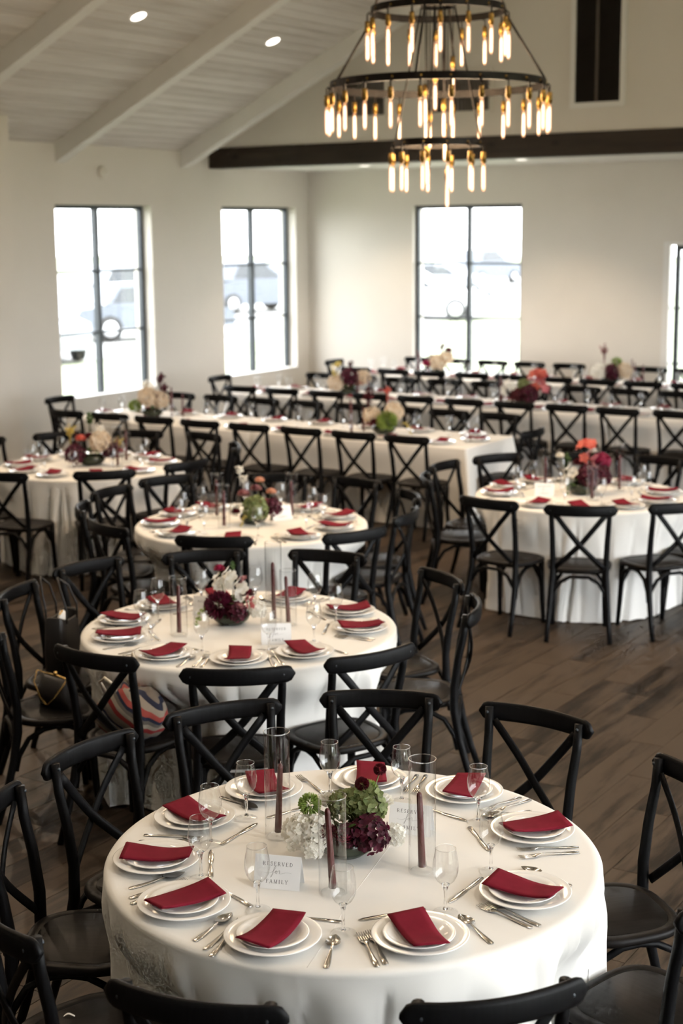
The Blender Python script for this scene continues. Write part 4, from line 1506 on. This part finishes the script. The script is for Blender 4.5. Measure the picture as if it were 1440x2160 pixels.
def script_for(y_):
    mb_ = MB()
    s_ = 0.011
    T = lambda pts: [(a * s_, y_ + b_ * s_) for a, b_ in pts]
    # f: tall ascender loop, descender; then o, r and a long swash to the right
    ribbon(mb_, T(bez((-3.9, 0.25), (-2.6, -0.15), (-1.9, 0.2), (-1.35, 0.55))), 0.00025, 0.00045)
    ribbon(mb_, T(bez((-1.35, 0.55), (-0.6, 1.2), (-0.25, 2.1), (-0.62, 2.0))), 0.0004, 0.0006)
    ribbon(mb_, T(bez((-0.62, 2.0), (-1.1, 1.6), (-1.2, -0.6), (-1.75, -1.0))), 0.0009, 0.0008)
    ribbon(mb_, T(bez((-1.75, -1.0), (-1.95, -0.9), (-1.3, 0.2), (-0.75, 0.35))), 0.0004)
    ribbon(mb_, T(bez((-0.75, 0.35), (-0.35, 1.0), (-0.2, 0.8), (-0.15, 0.45))), 0.0005)
    ribbon(mb_, T(arc(-0.30, 0.42, 0.22, 0.38, 60, 420, 16)), 0.0006)
    ribbon(mb_, T(bez((-0.1, 0.65), (0.2, 0.6), (0.3, 0.7), (0.45, 0.95))), 0.0004)
    ribbon(mb_, T(bez((0.45, 0.95), (0.75, 0.85), (0.55, 0.3), (0.6, 0.1))), 0.0008)
    ribbon(mb_, T(bez((0.6, 0.1), (1.2, -0.1), (2.2, 0.9), (4.0, 0.35))), 0.0004, 0.0002)
    return mb_


CW, CHH = 0.070, 0.094
tilt = math.atan2(0.030, CHH)
front = MB().box(-CW, CW, -0.0004, 0.0004, 0, math.hypot(0.03, CHH)).mesh('front_panel', 'card_stock')
back_ = MB().box(-CW, CW, -0.0004, 0.0004, 0, math.hypot(0.03, CHH)).mesh('back_panel', 'card_stock')
T1_, T2_, T3_ = word('RESERVED', 0.0110, 0.34, 0.068).mesh('lettering', 'ink'), script_for(0.0445).mesh('lettering', 'ink'), word('FAMILY', 0.0110, 0.36, 0.017).mesh('lettering', 'ink')


def place_card(x_, y_, ang, label):
    c_ = thing('place_card', label, 'card', (x_, y_, ZT + 0.0008), ang, 'reserved tent cards')
    f_ = put('front_panel', front, c_, (0, -0.030, 0), (-tilt, 0, 0))
    for me in (T1_, T2_, T3_):
        put('lettering', me, f_, (0, -0.0007, 0))
    put('back_panel', back_, c_, (0, 0.030, 0), (tilt, 0, 0))


place_card(-2.428, 3.434, math.atan2(0.0469, 0.1328), 'white reserved-for-family tent card left of the front candle, nearest round table')
place_card(-2.297, 3.99, math.atan2(0.03, 0.1273), 'white reserved-for-family tent card behind the right candle, nearest round table')
place_card(-3.965, 5.62, R(38), 'white reserved-for-family tent card right of the flowers, second-nearest round table')
place_card(-4.57, 5.88, R(20), 'white tent card behind the left candle, second-nearest round table')
place_card(-5.70, 8.16, R(60), 'white tent card right of the flowers, third-nearest round table')
place_card(-4.57, 9.86, R(25), 'white tent card left of the flowers, right-hand round table')

# ------------------------------------------------------------------ flowers
BLOOM = {}


def petal(mb_, base, out, nrm, ln, wd, cup):
    base, out, nrm = Vector(base), Vector(out).normalized(), Vector(nrm).normalized()
    sd = out.cross(nrm).normalized()
    p = [base, base + out * ln * 0.45 + sd * wd + nrm * cup * 0.6, base + out * ln * 0.85 + sd * wd * 0.62 + nrm * cup, base + out * ln + nrm * cup * 0.9,
         base + out * ln * 0.85 - sd * wd * 0.62 + nrm * cup, base + out * ln * 0.45 - sd * wd + nrm * cup * 0.6, base + out * ln * 0.55]
    mb_.add(p, [(0, 1, 6), (1, 2, 6), (2, 3, 6), (3, 4, 6), (4, 5, 6), (5, 0, 6)])


def sphere_pts(n, zmin, rnd):
    pts = []
    for i in range(n):
        z = zmin + (1 - zmin) * (i + 0.5) / n
        a = i * 2.39996 + rnd.uniform(-.2, .2)
        r_ = math.sqrt(max(0, 1 - z * z))
        pts.append(Vector((r_ * math.cos(a), r_ * math.sin(a), z)))
    return pts


def bloom(kind_, mat):
    if (kind_, mat) in BLOOM:
        return BLOOM[(kind_, mat)]
    rnd = random.Random(hash(kind_ + mat) % 1000 if False else len(BLOOM) + 3)
    mb_ = MB()
    if kind_ == 'hydrangea':
        for q in sphere_pts(85, -0.75, rnd):
            q = q * rnd.uniform(0.80, 0.98)
            n_ = (q + Vector((rnd.uniform(-.35, .35), rnd.uniform(-.35, .35), rnd.uniform(-.2, .35)))).normalized()
            t_ = n_.orthogonal().normalized()
            b_ = n_.cross(t_)
            a0 = rnd.uniform(0, 6)
            for k in range(4):
                a = a0 + k * PI / 2
                petal(mb_, q, t_ * math.cos(a) + b_ * math.sin(a) + n_ * 0.18, n_, 0.27, 0.135, 0.05)
    elif kind_ == 'mum':
        for q in sphere_pts(420, -0.9, rnd):
            petal(mb_, q * 0.45, q + Vector((rnd.uniform(-.12, .12), rnd.uniform(-.12, .12), rnd.uniform(-.12, .12))), q.orthogonal(), 0.58, 0.075, 0.05)
    elif kind_ == 'rose':
        for lay, (n, r_, lift, ln) in enumerate([(5, 0.12, 0.75, 0.55), (6, 0.25, 0.6, 0.7), (7, 0.40, 0.35, 0.8), (8, 0.5, 0.1, 0.85), (8, 0.5, -0.2, 0.8)]):
            for k in range(n):
                a = 2 * PI * k / n + lay * 0.5 + rnd.uniform(-.1, .1)
                o_ = Vector((math.cos(a), math.sin(a), 0))
                base = o_ * r_ * 0.3 + Vector((0, 0, -0.25 + lift * 0.2))
                petal(mb_, base, o_ * (0.35 + 0.16 * lay) + Vector((0, 0, 1.0 - 0.24 * lay)), Vector((0, 0, 1)) * (0.3 + 0.15 * lay) - o_ * (1 - 0.12 * lay), ln, 0.36, 0.16)
    elif kind_ == 'orchid':
        for f_ in range(7):
            cpos = Vector((rnd.uniform(-.8, .8), rnd.uniform(-.7, .5), rnd.uniform(-.75, .7)))
            n_ = (cpos + Vector((rnd.uniform(-.3, .3), -0.6, 0.4))).normalized()
            t_ = n_.orthogonal().normalized()
            b_ = n_.cross(t_)
            for k in range(5):
                a = 2 * PI * k / 5
                petal(mb_, cpos, t_ * math.cos(a) + b_ * math.sin(a) + n_ * 0.15, n_, 0.58, 0.27, 0.06)
    elif kind_ == 'spray':
        for k in range(9):
            a = rnd.uniform(0, 6.28)
            top = Vector((math.cos(a) * 0.5 * rnd.random(), math.sin(a) * 0.5 * rnd.random(), rnd.uniform(0.3, 1)))
            mb_.tube([(0, 0, -1), tuple(top * 0.4), tuple(top)], 0.018, 4)
            for j in range(6):
                q = top * rnd.uniform(0.2, 1.0)
                d_ = Vector((rnd.uniform(-1, 1), rnd.uniform(-1, 1), rnd.uniform(-.2, 1)))
                petal(mb_, q, d_, d_.orthogonal(), 0.28, 0.09, 0.03)
    elif kind_ == 'trail':
        pts = [Vector((0, 0, 0)), Vector((0.35, -0.1, 0.15)), Vector((0.7, -0.15, -0.1)), Vector((0.95, -0.18, -0.6)), Vector((1.05, -0.2, -1.0))]
        mb_.tube(pts, 0.02, 4)
        for k in range(26):
            t = rnd.random() * 3.99
            q = pts[int(t)].lerp(pts[int(t) + 1], t % 1)
            d_ = Vector((rnd.uniform(-1, 1), rnd.uniform(-1, 1), rnd.uniform(-.8, .6)))
            petal(mb_, q, d_, d_.orthogonal(), 0.26, 0.11, 0.03)
    elif kind_ == 'leaf':
        petal(mb_, (0, 0, 0), (1, 0, 0.25), (0, 0, 1), 1.0, 0.26, 0.1)
        petal(mb_, (0, 0, 0), (0.75, 0.6, 0.1), (0, 0, 1), 0.85, 0.22, 0.08)
        petal(mb_, (0, 0, 0), (0.75, -0.6, 0.1), (0, 0, 1), 0.8, 0.22, 0.08)
    me = mb_.mesh(kind_, mat)
    BLOOM[(kind_, mat)] = me
    return me


NAMES = {'hydrangea': 'hydrangea_bloom', 'mum': 'pompom_bloom', 'rose': 'rose_bloom', 'orchid': 'orchid_blooms', 'spray': 'flower_spray', 'trail': 'trailing_sprig', 'leaf': 'leaf_cluster'}
VBOWL = MB().lathe([(0.0, 0.002), (0.045, 0.0), (0.06, 0.004), (0.088, 0.030), (0.097, 0.055), (0.090, 0.078), (0.082, 0.086), (0.076, 0.080), (0.085, 0.055), (0.05, 0.02), (0.0, 0.018)], 32).mesh('vase', 'bowl_glaze', True)


def bouquet(x_, y_, label, items, grp='flower centrepieces', sc=1.0):
    f_ = thing('flower_arrangement', label, 'flowers', (x_, y_, ZT + 0.0004), 0, grp)
    put('vase', VBOWL, f_, scale=(sc * 0.96, sc * 0.96, sc * 0.8))
    for (kd, mat, rx, ty, z, r_) in items:
        rx, ty, z, r_ = rx * sc, ty * sc, z * sc, r_ * sc
        ox, oy = lp(rx, ty)
        me = bloom(kd, mat)
        rz = -0.57 + random.uniform(-.4, .4)
        if kd == 'leaf':
            rz = math.atan2(oy, ox) + random.uniform(-.3, .3)
        elif kd == 'trail':
            r_ = min(r_, z * 0.9)
            rz = math.atan2(oy, ox) if (rx or ty) else 0
        o_ = put(NAMES[kd], me, f_, (ox, oy, z), (0, 0, rz), (r_, r_, r_))
        if z > 0.12 and kd in ('mum', 'rose', 'spray') and r_ < 0.05:
            MB().tube([(ox, oy, z - r_ * 0.3), (ox * 0.7, oy * 0.7, z * 0.6), (ox * 0.25, oy * 0.25, 0.05)], 0.0018, 5).build('flower_stem', 'stem_green', f_)
    for k in range(8):
        a = 2 * PI * k / 8 + random.uniform(-.2, .2)
        put('leaf_cluster', bloom('leaf', 'leaf_green'), f_, (0.05 * math.cos(a), 0.05 * math.sin(a), 0.085 + random.uniform(0, .03)), (0, random.uniform(-.5, .1), a), (0.055,) * 3)
    return f_


H, Mm, Ro, Or, Sp, Tr = 'hydrangea', 'mum', 'rose', 'orchid', 'spray', 'trail'
bouquet(-2.385, 3.735, 'low bowl of white, green and burgundy hydrangeas, nearest round table', [
    (H, 'petal_green', 0.062, -0.02, 0.150, 0.066), (H, 'petal_green', 0.0, -0.03, 0.140, 0.055), (H, 'petal_burgundy', 0.072, 0.055, 0.085, 0.060), (H, 'petal_white', -0.135, 0.02, 0.075, 0.060),
    (H, 'petal_white', -0.085, 0.045, 0.090, 0.052), (H, 'petal_white', -0.10, 0.085, 0.055, 0.036), (Mm, 'petal_lime', -0.110, -0.01, 0.158, 0.037), (Ro, 'petal_white', 0.118, -0.055, 0.150, 0.042), (Ro, 'petal_white', -0.050, -0.06, 0.150, 0.045),
    (Mm, 'petal_darkred', 0.108, -0.03, 0.262, 0.021), (Mm, 'petal_darkred', 0.052, -0.01, 0.222, 0.023), (H, 'petal_white', 0.150, 0.015, 0.065, 0.036), (Mm, 'petal_darkred', -0.058, 0.07, 0.100, 0.030),
    (Ro, 'petal_magenta', 0.0, 0.085, 0.085, 0.030), (Mm, 'petal_lime', 0.072, -0.05, 0.190, 0.032), (H, 'petal_burgundy', 0.01, 0.06, 0.080, 0.040)])
bouquet(-4.36, 5.80, 'bowl of white orchids over a dark dahlia, second-nearest round table', [
    (Mm, 'petal_burgundy', -0.055, 0.05, 0.105, 0.075), (Or, 'petal_white', 0.0, 0.0, 0.235, 0.060), (Or, 'petal_white', 0.055, 0.04, 0.185, 0.06), (Or, 'petal_white', -0.055, -0.02, 0.205, 0.055), (Ro, 'petal_magenta', -0.055, -0.02, 0.275, 0.036),
    (Ro, 'petal_mauve', 0.045, 0.08, 0.105, 0.040), (Or, 'petal_pink', 0.105, 0.05, 0.125, 0.035), (Ro, 'petal_darkred', 0.08, -0.02, 0.15, 0.045), (Tr, 'petal_lime', -0.09, 0.05, 0.085, 0.105), (H, 'petal_white', 0.13, 0.0, 0.07, 0.045), (Sp, 'leaf_green', 0.01, -0.02, 0.26, 0.05),
    (Or, 'petal_mauve', 0.06, 0.02, 0.22, 0.03), (H, 'petal_burgundy', 0.03, 0.07, 0.075, 0.05)])
bouquet(-5.79, 7.97, 'bowl of green hydrangea and mauve roses, third-nearest round table', [
    (H, 'petal_green', 0.02, 0.06, 0.11, 0.085), (Ro, 'petal_mauve', -0.06, 0.0, 0.20, 0.055), (Ro, 'petal_mauve', 0.02, -0.02, 0.23, 0.05), (Ro, 'petal_peach', 0.045, -0.02, 0.285, 0.042), (Ro, 'petal_peach', 0.12, 0.0, 0.21, 0.045),
    (H, 'petal_burgundy', 0.13, 0.03, 0.11, 0.06), (Sp, 'petal_white', -0.085, -0.02, 0.32, 0.075), (Sp, 'petal_white', -0.06, -0.02, 0.26, 0.07), (Or, 'petal_white', -0.12, 0.03, 0.10, 0.05), (Tr, 'petal_yellow', -0.04, 0.10, 0.06, 0.07), (Ro, 'petal_darkred', -0.11, 0.06, 0.09, 0.04)])
bouquet(-4.37, 10.07, 'bowl of burgundy, coral and white flowers, right-hand round table', [
    (H, 'petal_burgundy', 0.03, 0.05, 0.11, 0.07), (Or, 'petal_white', -0.07, 0.04, 0.13, 0.065), (Or, 'petal_coral', 0.02, 0.0, 0.27, 0.06), (Or, 'petal_pink', 0.06, 0.03, 0.20, 0.06), (H, 'petal_magenta', 0.12, -0.03, 0.19, 0.05), (H, 'petal_darkred', 0.10, -0.02, 0.13, 0.06),
    (Ro, 'petal_white', -0.13, -0.02, 0.23, 0.035), (Ro, 'petal_white', 0.06, 0.0, 0.26, 0.035), (Ro, 'petal_darkred', -0.02, 0.0, 0.19, 0.05), (H, 'petal_burgundy', 0.12, 0.02, 0.10, 0.05), (Tr, 'leaf_green', -0.06, 0.08, 0.07, 0.08), (Sp, 'leaf_green', -0.09, 0.0, 0.19, 0.06)], sc=1.22)
bouquet(-8.44, 9.36, 'bowl of cream, orange-red and yellow-green flowers, left-hand round table', [
    (H, 'petal_cream', 0.07, 0.04, 0.16, 0.075), (Ro, 'petal_coral', -0.06, 0.05, 0.19, 0.05), (Sp, 'petal_yellow', -0.14, 0.02, 0.20, 0.085), (Sp, 'leaf_green', -0.01, -0.02, 0.27, 0.09), (H, 'petal_burgundy', -0.10, 0.06, 0.08, 0.07),
    (Ro, 'petal_darkred', -0.01, 0.03, 0.20, 0.045), (H, 'petal_burgundy', 0.13, 0.03, 0.10, 0.06), (Or, 'petal_white', 0.06, 0.0, 0.24, 0.055), (Sp, 'petal_yellow', 0.18, -0.02, 0.12, 0.07)], sc=1.22)
bouquet(-10.12, 12.18, 'cream flowers with wine-red sprigs, left centrepiece of the front long table', [
    (H, 'petal_cream', -0.03, 0.05, 0.17, 0.085), (H, 'petal_cream', 0.06, 0.0, 0.14, 0.08), (Or, 'petal_white', -0.04, 0.0, 0.25, 0.07), (Sp, 'petal_burgundy', 0.07, -0.02, 0.28, 0.10), (Sp, 'petal_burgundy', 0.10, 0.0, 0.20, 0.09), (Mm, 'petal_lime', -0.14, 0.05, 0.10, 0.06), (Ro, 'petal_darkred', 0.03, 0.04, 0.18, 0.05)], sc=1.22)
bouquet(-7.31, 12.18, 'lime green and cream flowers with red foliage, right centrepiece of the front long table', [
    (Mm, 'petal_lime', 0.02, 0.08, 0.11, 0.085), (H, 'petal_cream', 0.08, 0.0, 0.17, 0.075), (H, 'petal_cream', -0.09, 0.0, 0.14, 0.07), (Sp, 'petal_darkred', -0.12, -0.02, 0.24, 0.12), (Sp, 'petal_coral', 0.03, -0.05, 0.30, 0.08), (Ro, 'petal_darkred', -0.07, 0.06, 0.10, 0.06), (Tr, 'petal_yellow', 0.14, 0.04, 0.08, 0.14)], sc=1.22)
bouquet(-9.42, 14.90, 'burgundy, cream and yellow flowers, left centrepiece of the middle long table', [
    (H, 'petal_burgundy', 0.0, 0.05, 0.17, 0.085), (H, 'petal_cream', -0.12, 0.05, 0.12, 0.08), (Or, 'petal_yellow', -0.10, 0.0, 0.25, 0.07), (H, 'petal_cream', 0.14, 0.03, 0.17, 0.07), (Ro, 'petal_peach', 0.10, 0.05, 0.12, 0.06), (Sp, 'petal_darkred', 0.02, -0.02, 0.26, 0.08)], sc=1.22)
bouquet(-7.15, 14.90, 'coral and cream flowers over burgundy, right centrepiece of the middle long table', [
    (H, 'petal_burgundy', 0.02, 0.08, 0.11, 0.085), (Or, 'petal_coral', 0.10, 0.0, 0.24, 0.085), (Or, 'petal_pink', 0.17, 0.0, 0.20, 0.085), (Or, 'petal_white', -0.14, 0.03, 0.17, 0.08), (H, 'petal_green', -0.02, 0.03, 0.18, 0.06), (H, 'petal_darkred', -0.08, 0.06, 0.10, 0.06), (Or, 'petal_white', 0.08, 0.0, 0.30, 0.05)], sc=1.22)
bouquet(-9.68, 17.50, 'cream and burgundy flowers before the end window, left centrepiece of the rear long table', [
    (H, 'petal_cream', 0.0, 0.05, 0.14, 0.09), (H, 'petal_cream', 0.10, 0.0, 0.19, 0.075), (Ro, 'petal_darkred', 0.12, 0.0, 0.27, 0.06), (Ro, 'petal_magenta', -0.12, 0.05, 0.13, 0.07), (Ro, 'petal_darkred', -0.06, 0.0, 0.20, 0.05), (Sp, 'petal_burgundy', 0.05, -0.02, 0.27, 0.08)], sc=1.22)
bouquet(-7.25, 17.50, 'cream, green and burgundy flowers, right centrepiece of the rear long table', [
    (H, 'petal_burgundy', 0.0, 0.06, 0.12, 0.08), (H, 'petal_cream', 0.13, 0.03, 0.13, 0.085), (H, 'petal_white', -0.12, 0.03, 0.13, 0.08), (Mm, 'petal_lime', 0.06, 0.0, 0.22, 0.055), (Ro, 'petal_white', 0.0, 0.0, 0.20, 0.06), (Sp, 'petal_mauve', -0.06, -0.02, 0.30, 0.10)], sc=1.22)

# ------------------------------------------------------------------ bags and odds and ends on chairs
SEAT = 0.4688


def seat_frame(ti, k, fwd=0.25):
    x_, y_ = RC[ti][k]
    rz = math.atan2(TBL[ti][1] - y_, TBL[ti][0] - x_) - PI / 2
    return (x_ - math.sin(rz) * fwd, y_ + math.cos(rz) * fwd, SEAT), rz


# tall black tote
loc, rz = seat_frame(1, 3, 0.22)
tb = thing('tote_bag', 'tall black leather tote standing on a chair beside the second-nearest round table', 'bag', loc, rz)
vs, fs = [], []
lv = [(0.0, 0.105, 0.055), (0.012, 0.115, 0.062), (0.15, 0.120, 0.066), (0.31, 0.112, 0.055), (0.318, 0.108, 0.052), (0.305, 0.104, 0.048), (0.06, 0.106, 0.05)]
for (z, a, c) in lv:
    for k in range(32):
        an = 2 * PI * k / 32
        ca, sa = math.cos(an), math.sin(an)
        vs.append((a * math.copysign(abs(ca) ** 0.5, ca), c * math.copysign(abs(sa) ** 0.5, sa), z + (0.012 * math.cos(2 * an) if 0.2 < z else 0)))
for i in range(len(lv) - 1):
    for k in range(32):
        fs.append((i * 32 + k, i * 32 + (k + 1) % 32, (i + 1) * 32 + (k + 1) % 32, (i + 1) * 32 + k))
fs.append(tuple(reversed(range(32))))
fs.append(tuple((len(lv) - 1) * 32 + k for k in range(32)))
MB().add(vs, fs).build('bag_body', 'leather_black', tb)
for sy in (-1, 1):
    MB().tube([(-0.065, sy * 0.054, 0.29), (-0.066, sy * 0.056, 0.36), (-0.05, sy * 0.05 - 0.03, 0.46), (0.0, sy * 0.045 - 0.06, 0.505), (0.05, sy * 0.05 - 0.03, 0.46), (0.066, sy * 0.056, 0.36), (0.065, sy * 0.054, 0.29)], 0.0055, 6).build('handle', 'leather_black', tb)
pk = thing('white_pouch', 'small white pouch peeking out of the black tote', 'pouch', (loc[0], loc[1], SEAT + 0.066), rz + 0.2)
vs, fs = [], []
for i, (z, k) in enumerate([(0, 0.8), (0.02, 1), (0.20, 1), (0.25, 0.85), (0.262, 0.4)]):
    for q in range(12):
        an = 2 * PI * q / 12
        vs.append((0.055 * k * math.cos(an), 0.02 * k * math.sin(an), z + 0.012 * math.cos(3 * an) * (i > 1)))
for i in range(4):
    for q in range(12):
        fs.append((i * 12 + q, i * 12 + (q + 1) % 12, i * 12 + 12 + (q + 1) % 12, i * 12 + 12 + q))
fs += [tuple(reversed(range(12))), tuple(range(48, 60))]
MB().add(vs, fs).build('pouch_body', 'paper_scrap', pk)
MB().tube([(-0.045, 0.0, 0.262), (0.0, 0.004, 0.272), (0.045, 0.0, 0.262)], 0.004, 6).build('clasp', 'gold_metal', pk)

# black purse with gold chain
loc, rz = seat_frame(1, 9, 0.26)
pu = thing('shoulder_purse', 'small black purse with gold chain on a chair at the left picture edge', 'purse', loc, rz + 0.5)
vs, fs = [], []
n1, n2 = 24, 9
for i in range(n2 + 1):
    t = i / n2
    z = 0.145 * t
    w = 0.115 * (1 - 0.25 * t ** 2)
    dpt = 0.05 * math.sin(PI * (0.12 + 0.80 * t)) + 0.008
    for k in range(n1):
        an = 2 * PI * k / n1
        ca, sa = math.cos(an), math.sin(an)
        vs.append((w * math.copysign(abs(ca) ** 0.6, ca), dpt * math.copysign(abs(sa) ** 0.8, sa), z))
for i in range(n2):
    for k in range(n1):
        fs.append((i * n1 + k, i * n1 + (k + 1) % n1, (i + 1) * n1 + (k + 1) % n1, (i + 1) * n1 + k))
fs += [tuple(reversed(range(n1))), tuple(n2 * n1 + k for k in range(n1))]
MB().add(vs, fs).build('purse_body', 'leather_black', pu)
MB().tube([(-0.085, 0, 0.146), (0.0, 0, 0.152), (0.085, 0, 0.146)], 0.006, 8).build('clasp_bar', 'gold_metal', pu)
MB().lathe([(0.0, 0.018), (0.009, 0.014), (0.012, 0.006), (0.009, 0.0), (0.0, -0.002)], 12).build('clasp', 'gold_metal', pu, loc=(0, 0, 0.154))
cp = [(-0.085, 0.0, 0.148), (-0.10, -0.03, 0.165), (-0.075, -0.07, 0.12), (-0.03, -0.075, 0.06), (0.03, -0.08, 0.03), (0.075, -0.07, 0.07), (0.10, -0.03, 0.13), (0.085, 0.0, 0.148)]
link = MB().tube([(0.006 * math.cos(2 * PI * k / 8), 0.0038 * math.sin(2 * PI * k / 8), 0) for k in range(8)], 0.0012, 4, closed=True).mesh('chain_link', 'gold_metal')
for i in range(len(cp) - 1):
    a, c = Vector(cp[i]), Vector(cp[i + 1])
    n_ = max(1, int((c - a).length / 0.0095))
    for k in range(n_):
        p_ = a.lerp(c, (k + 0.5) / n_)
        e = (c - a).to_track_quat('X', 'Z').to_euler()
        o_ = put('chain_link', link, pu, p_, e)
        if k % 2:
            o_.rotation_euler.rotate_axis('X', PI / 2)

# striped canvas bag
loc, rz = seat_frame(1, 2, 0.205)
sb = thing('striped_bag', 'soft red, navy and beige striped bag lying on a chair seat', 'bag', loc, rz)
rnd = random.Random(5)
vs, fs = [], []
n1, n2 = 32, 12
for i in range(n2 + 1):
    t = i / n2
    z = 0.20 * t
    prof = (math.sin(PI * min(1, 0.18 + 0.70 * t)) ** 0.7)
    for k in range(n1):
        an = 2 * PI * k / n1
        ca, sa = math.cos(an), math.sin(an)
        wob = 1 + 0.05 * math.sin(5 * an + 3 * t) + 0.04 * math.sin(9 * an - 6 * t)
        vs.append((0.175 * prof * wob * math.copysign(abs(ca) ** 0.7, ca), (0.105 * prof * wob) * math.copysign(abs(sa) ** 0.8, sa) + 0.02 * t, z + 0.018 * math.sin(3 * an) * t))
for i in range(n2):
    for k in range(n1):
        fs.append((i * n1 + k, i * n1 + (k + 1) % n1, (i + 1) * n1 + (k + 1) % n1, (i + 1) * n1 + k))
fs += [tuple(reversed(range(n1))), tuple(n2 * n1 + k for k in range(n1))]
MB().add(vs, fs).build('bag_body', 'striped_canvas', sb)
MB().tube([(-0.10, -0.03, 0.17), (-0.125, -0.05, 0.235), (-0.09, -0.06, 0.262), (-0.05, -0.05, 0.235), (-0.045, -0.03, 0.175)], 0.007, 8).build('rope_handle', 'rope', sb)
MB().tube([(-0.09, 0.07, 0.17), (-0.08, 0.09, 0.26), (-0.06, 0.10, 0.34), (-0.02, 0.09, 0.26), (0.0, 0.07, 0.18)], 0.006, 8).build('rope_handle', 'rope', sb)

# paper scrap on the chair seat at the lower left
sc_ = MB()
vs = []
for i in range(7):
    t = i / 6
    vs += [(-0.016 + 0.032 * t, -0.005 + 0.004 * math.sin(5 * t), 0.0015 + 0.005 * math.sin(PI * t)), (-0.016 + 0.032 * t, 0.004 + 0.004 * math.sin(5 * t), 0.001 + 0.006 * math.sin(PI * t))]
sc_.add(vs, [(2 * i, 2 * i + 2, 2 * i + 3, 2 * i + 1) for i in range(6)])
tag(sc_.build('paper_scrap', 'paper_scrap', None, loc=(-2.815, 2.935, SEAT + 0.0002), rot=(0, 0, 0.7)), 'tiny curled white paper scrap on the chair seat at the bottom left', 'paper')

# ------------------------------------------------------------------ outside
tag(MB().box(-120, 80, -60, 140, -0.35, -0.16).build('ground_outside', 'grass'), 'sunlit lawn outside the windows', 'lawn', kind='structure')
tag(MB().box(-70, -23.0, -20, 110, -0.159, -0.15).build('road_outside', 'asphalt'), 'pale car park beyond the lawn', 'car park', kind='structure')


def car(x_, y_, rz, paint, label, tall=False):
    c_ = thing('parked_car', label, 'car', (x_, y_, -0.15), rz, 'cars parked outside')
    k = 1.18 if tall else 1.0
    body = [(-2.2, 0.30), (-2.25, 0.62), (-2.12, 0.86 * k), (-1.2, 0.95 * k), (0.95, 0.97 * k), (2.0, 0.80 * k), (2.22, 0.62), (2.2, 0.30)]
    MB().prism(body, 1, -0.86, 0.86).build('body', paint, c_, fix=True)
    cab = [(-1.75 if tall else -1.45, 0.95 * k), (-1.55 if tall else -0.95, 1.46 * k), (0.15, 1.48 * k), (0.95, 0.96 * k)]
    MB().add([(a, s_ * (0.80 if z < 1.2 * k else 0.66), z) for s_ in (-1, 1) for a, z in cab], [(0, 1, 2, 3), (7, 6, 5, 4), (0, 4, 5, 1), (1, 5, 6, 2), (2, 6, 7, 3)], False).build('cabin', paint, c_, fix=True)
    for s_ in (-1, 1):
        wv_ = [(-1.25, 1.0 * k), (-0.95, 1.38 * k), (0.10, 1.40 * k), (0.72, 1.0 * k)]
        MB().add([(a, s_ * ((0.80 if z < 1.2 * k else 0.675) + 0.012), z) for a, z in wv_], [(0, 1, 2, 3)], False).build('side_window', 'car_glass', c_)
        for wx in (-1.35, 1.38):
            w0_ = MB().lathe([(0.0, -0.1), (0.33, -0.1), (0.34, 0.0), (0.33, 0.1), (0.0, 0.1)], 24).build('wheel', 'tyre', c_, loc=(wx, s_ * 0.80, 0.34), rot=(R(90), 0, 0))
            MB().lathe([(0.0, 0.0), (0.2, 0.0), (0.21, 0.01), (0.0, 0.03)], 16).build('hubcap', 'car_white', w0_, loc=(0, 0, -0.105 * s_) if False else (0, 0, 0.1 if s_ < 0 else -0.13))


car(-26.2, 31.4, R(62), 'car_grey', 'grey car parked outside, seen low in the nearer left window')
car(-24.6, 25.2, R(150), 'car_silver', 'silver car parked outside at the lower left of the nearer left window')
car(-31.5, 43.5, R(70), 'car_grey', 'dark car parked outside, seen through the corner left window', True)
car(-33.0, 39.0, R(60), 'car_silver', 'silver car parked outside, seen at the left of the corner window', True)
car(-24.0, 42.0, R(20), 'car_white', 'white car parked outside, seen through the end window')
car(-29.5, 54.0, R(10), 'car_silver', 'silver car parked far behind the white one outside the end window')
car(-36.0, 70.0, R(80), 'car_grey', 'dark van parked farthest away outside the end window', True)
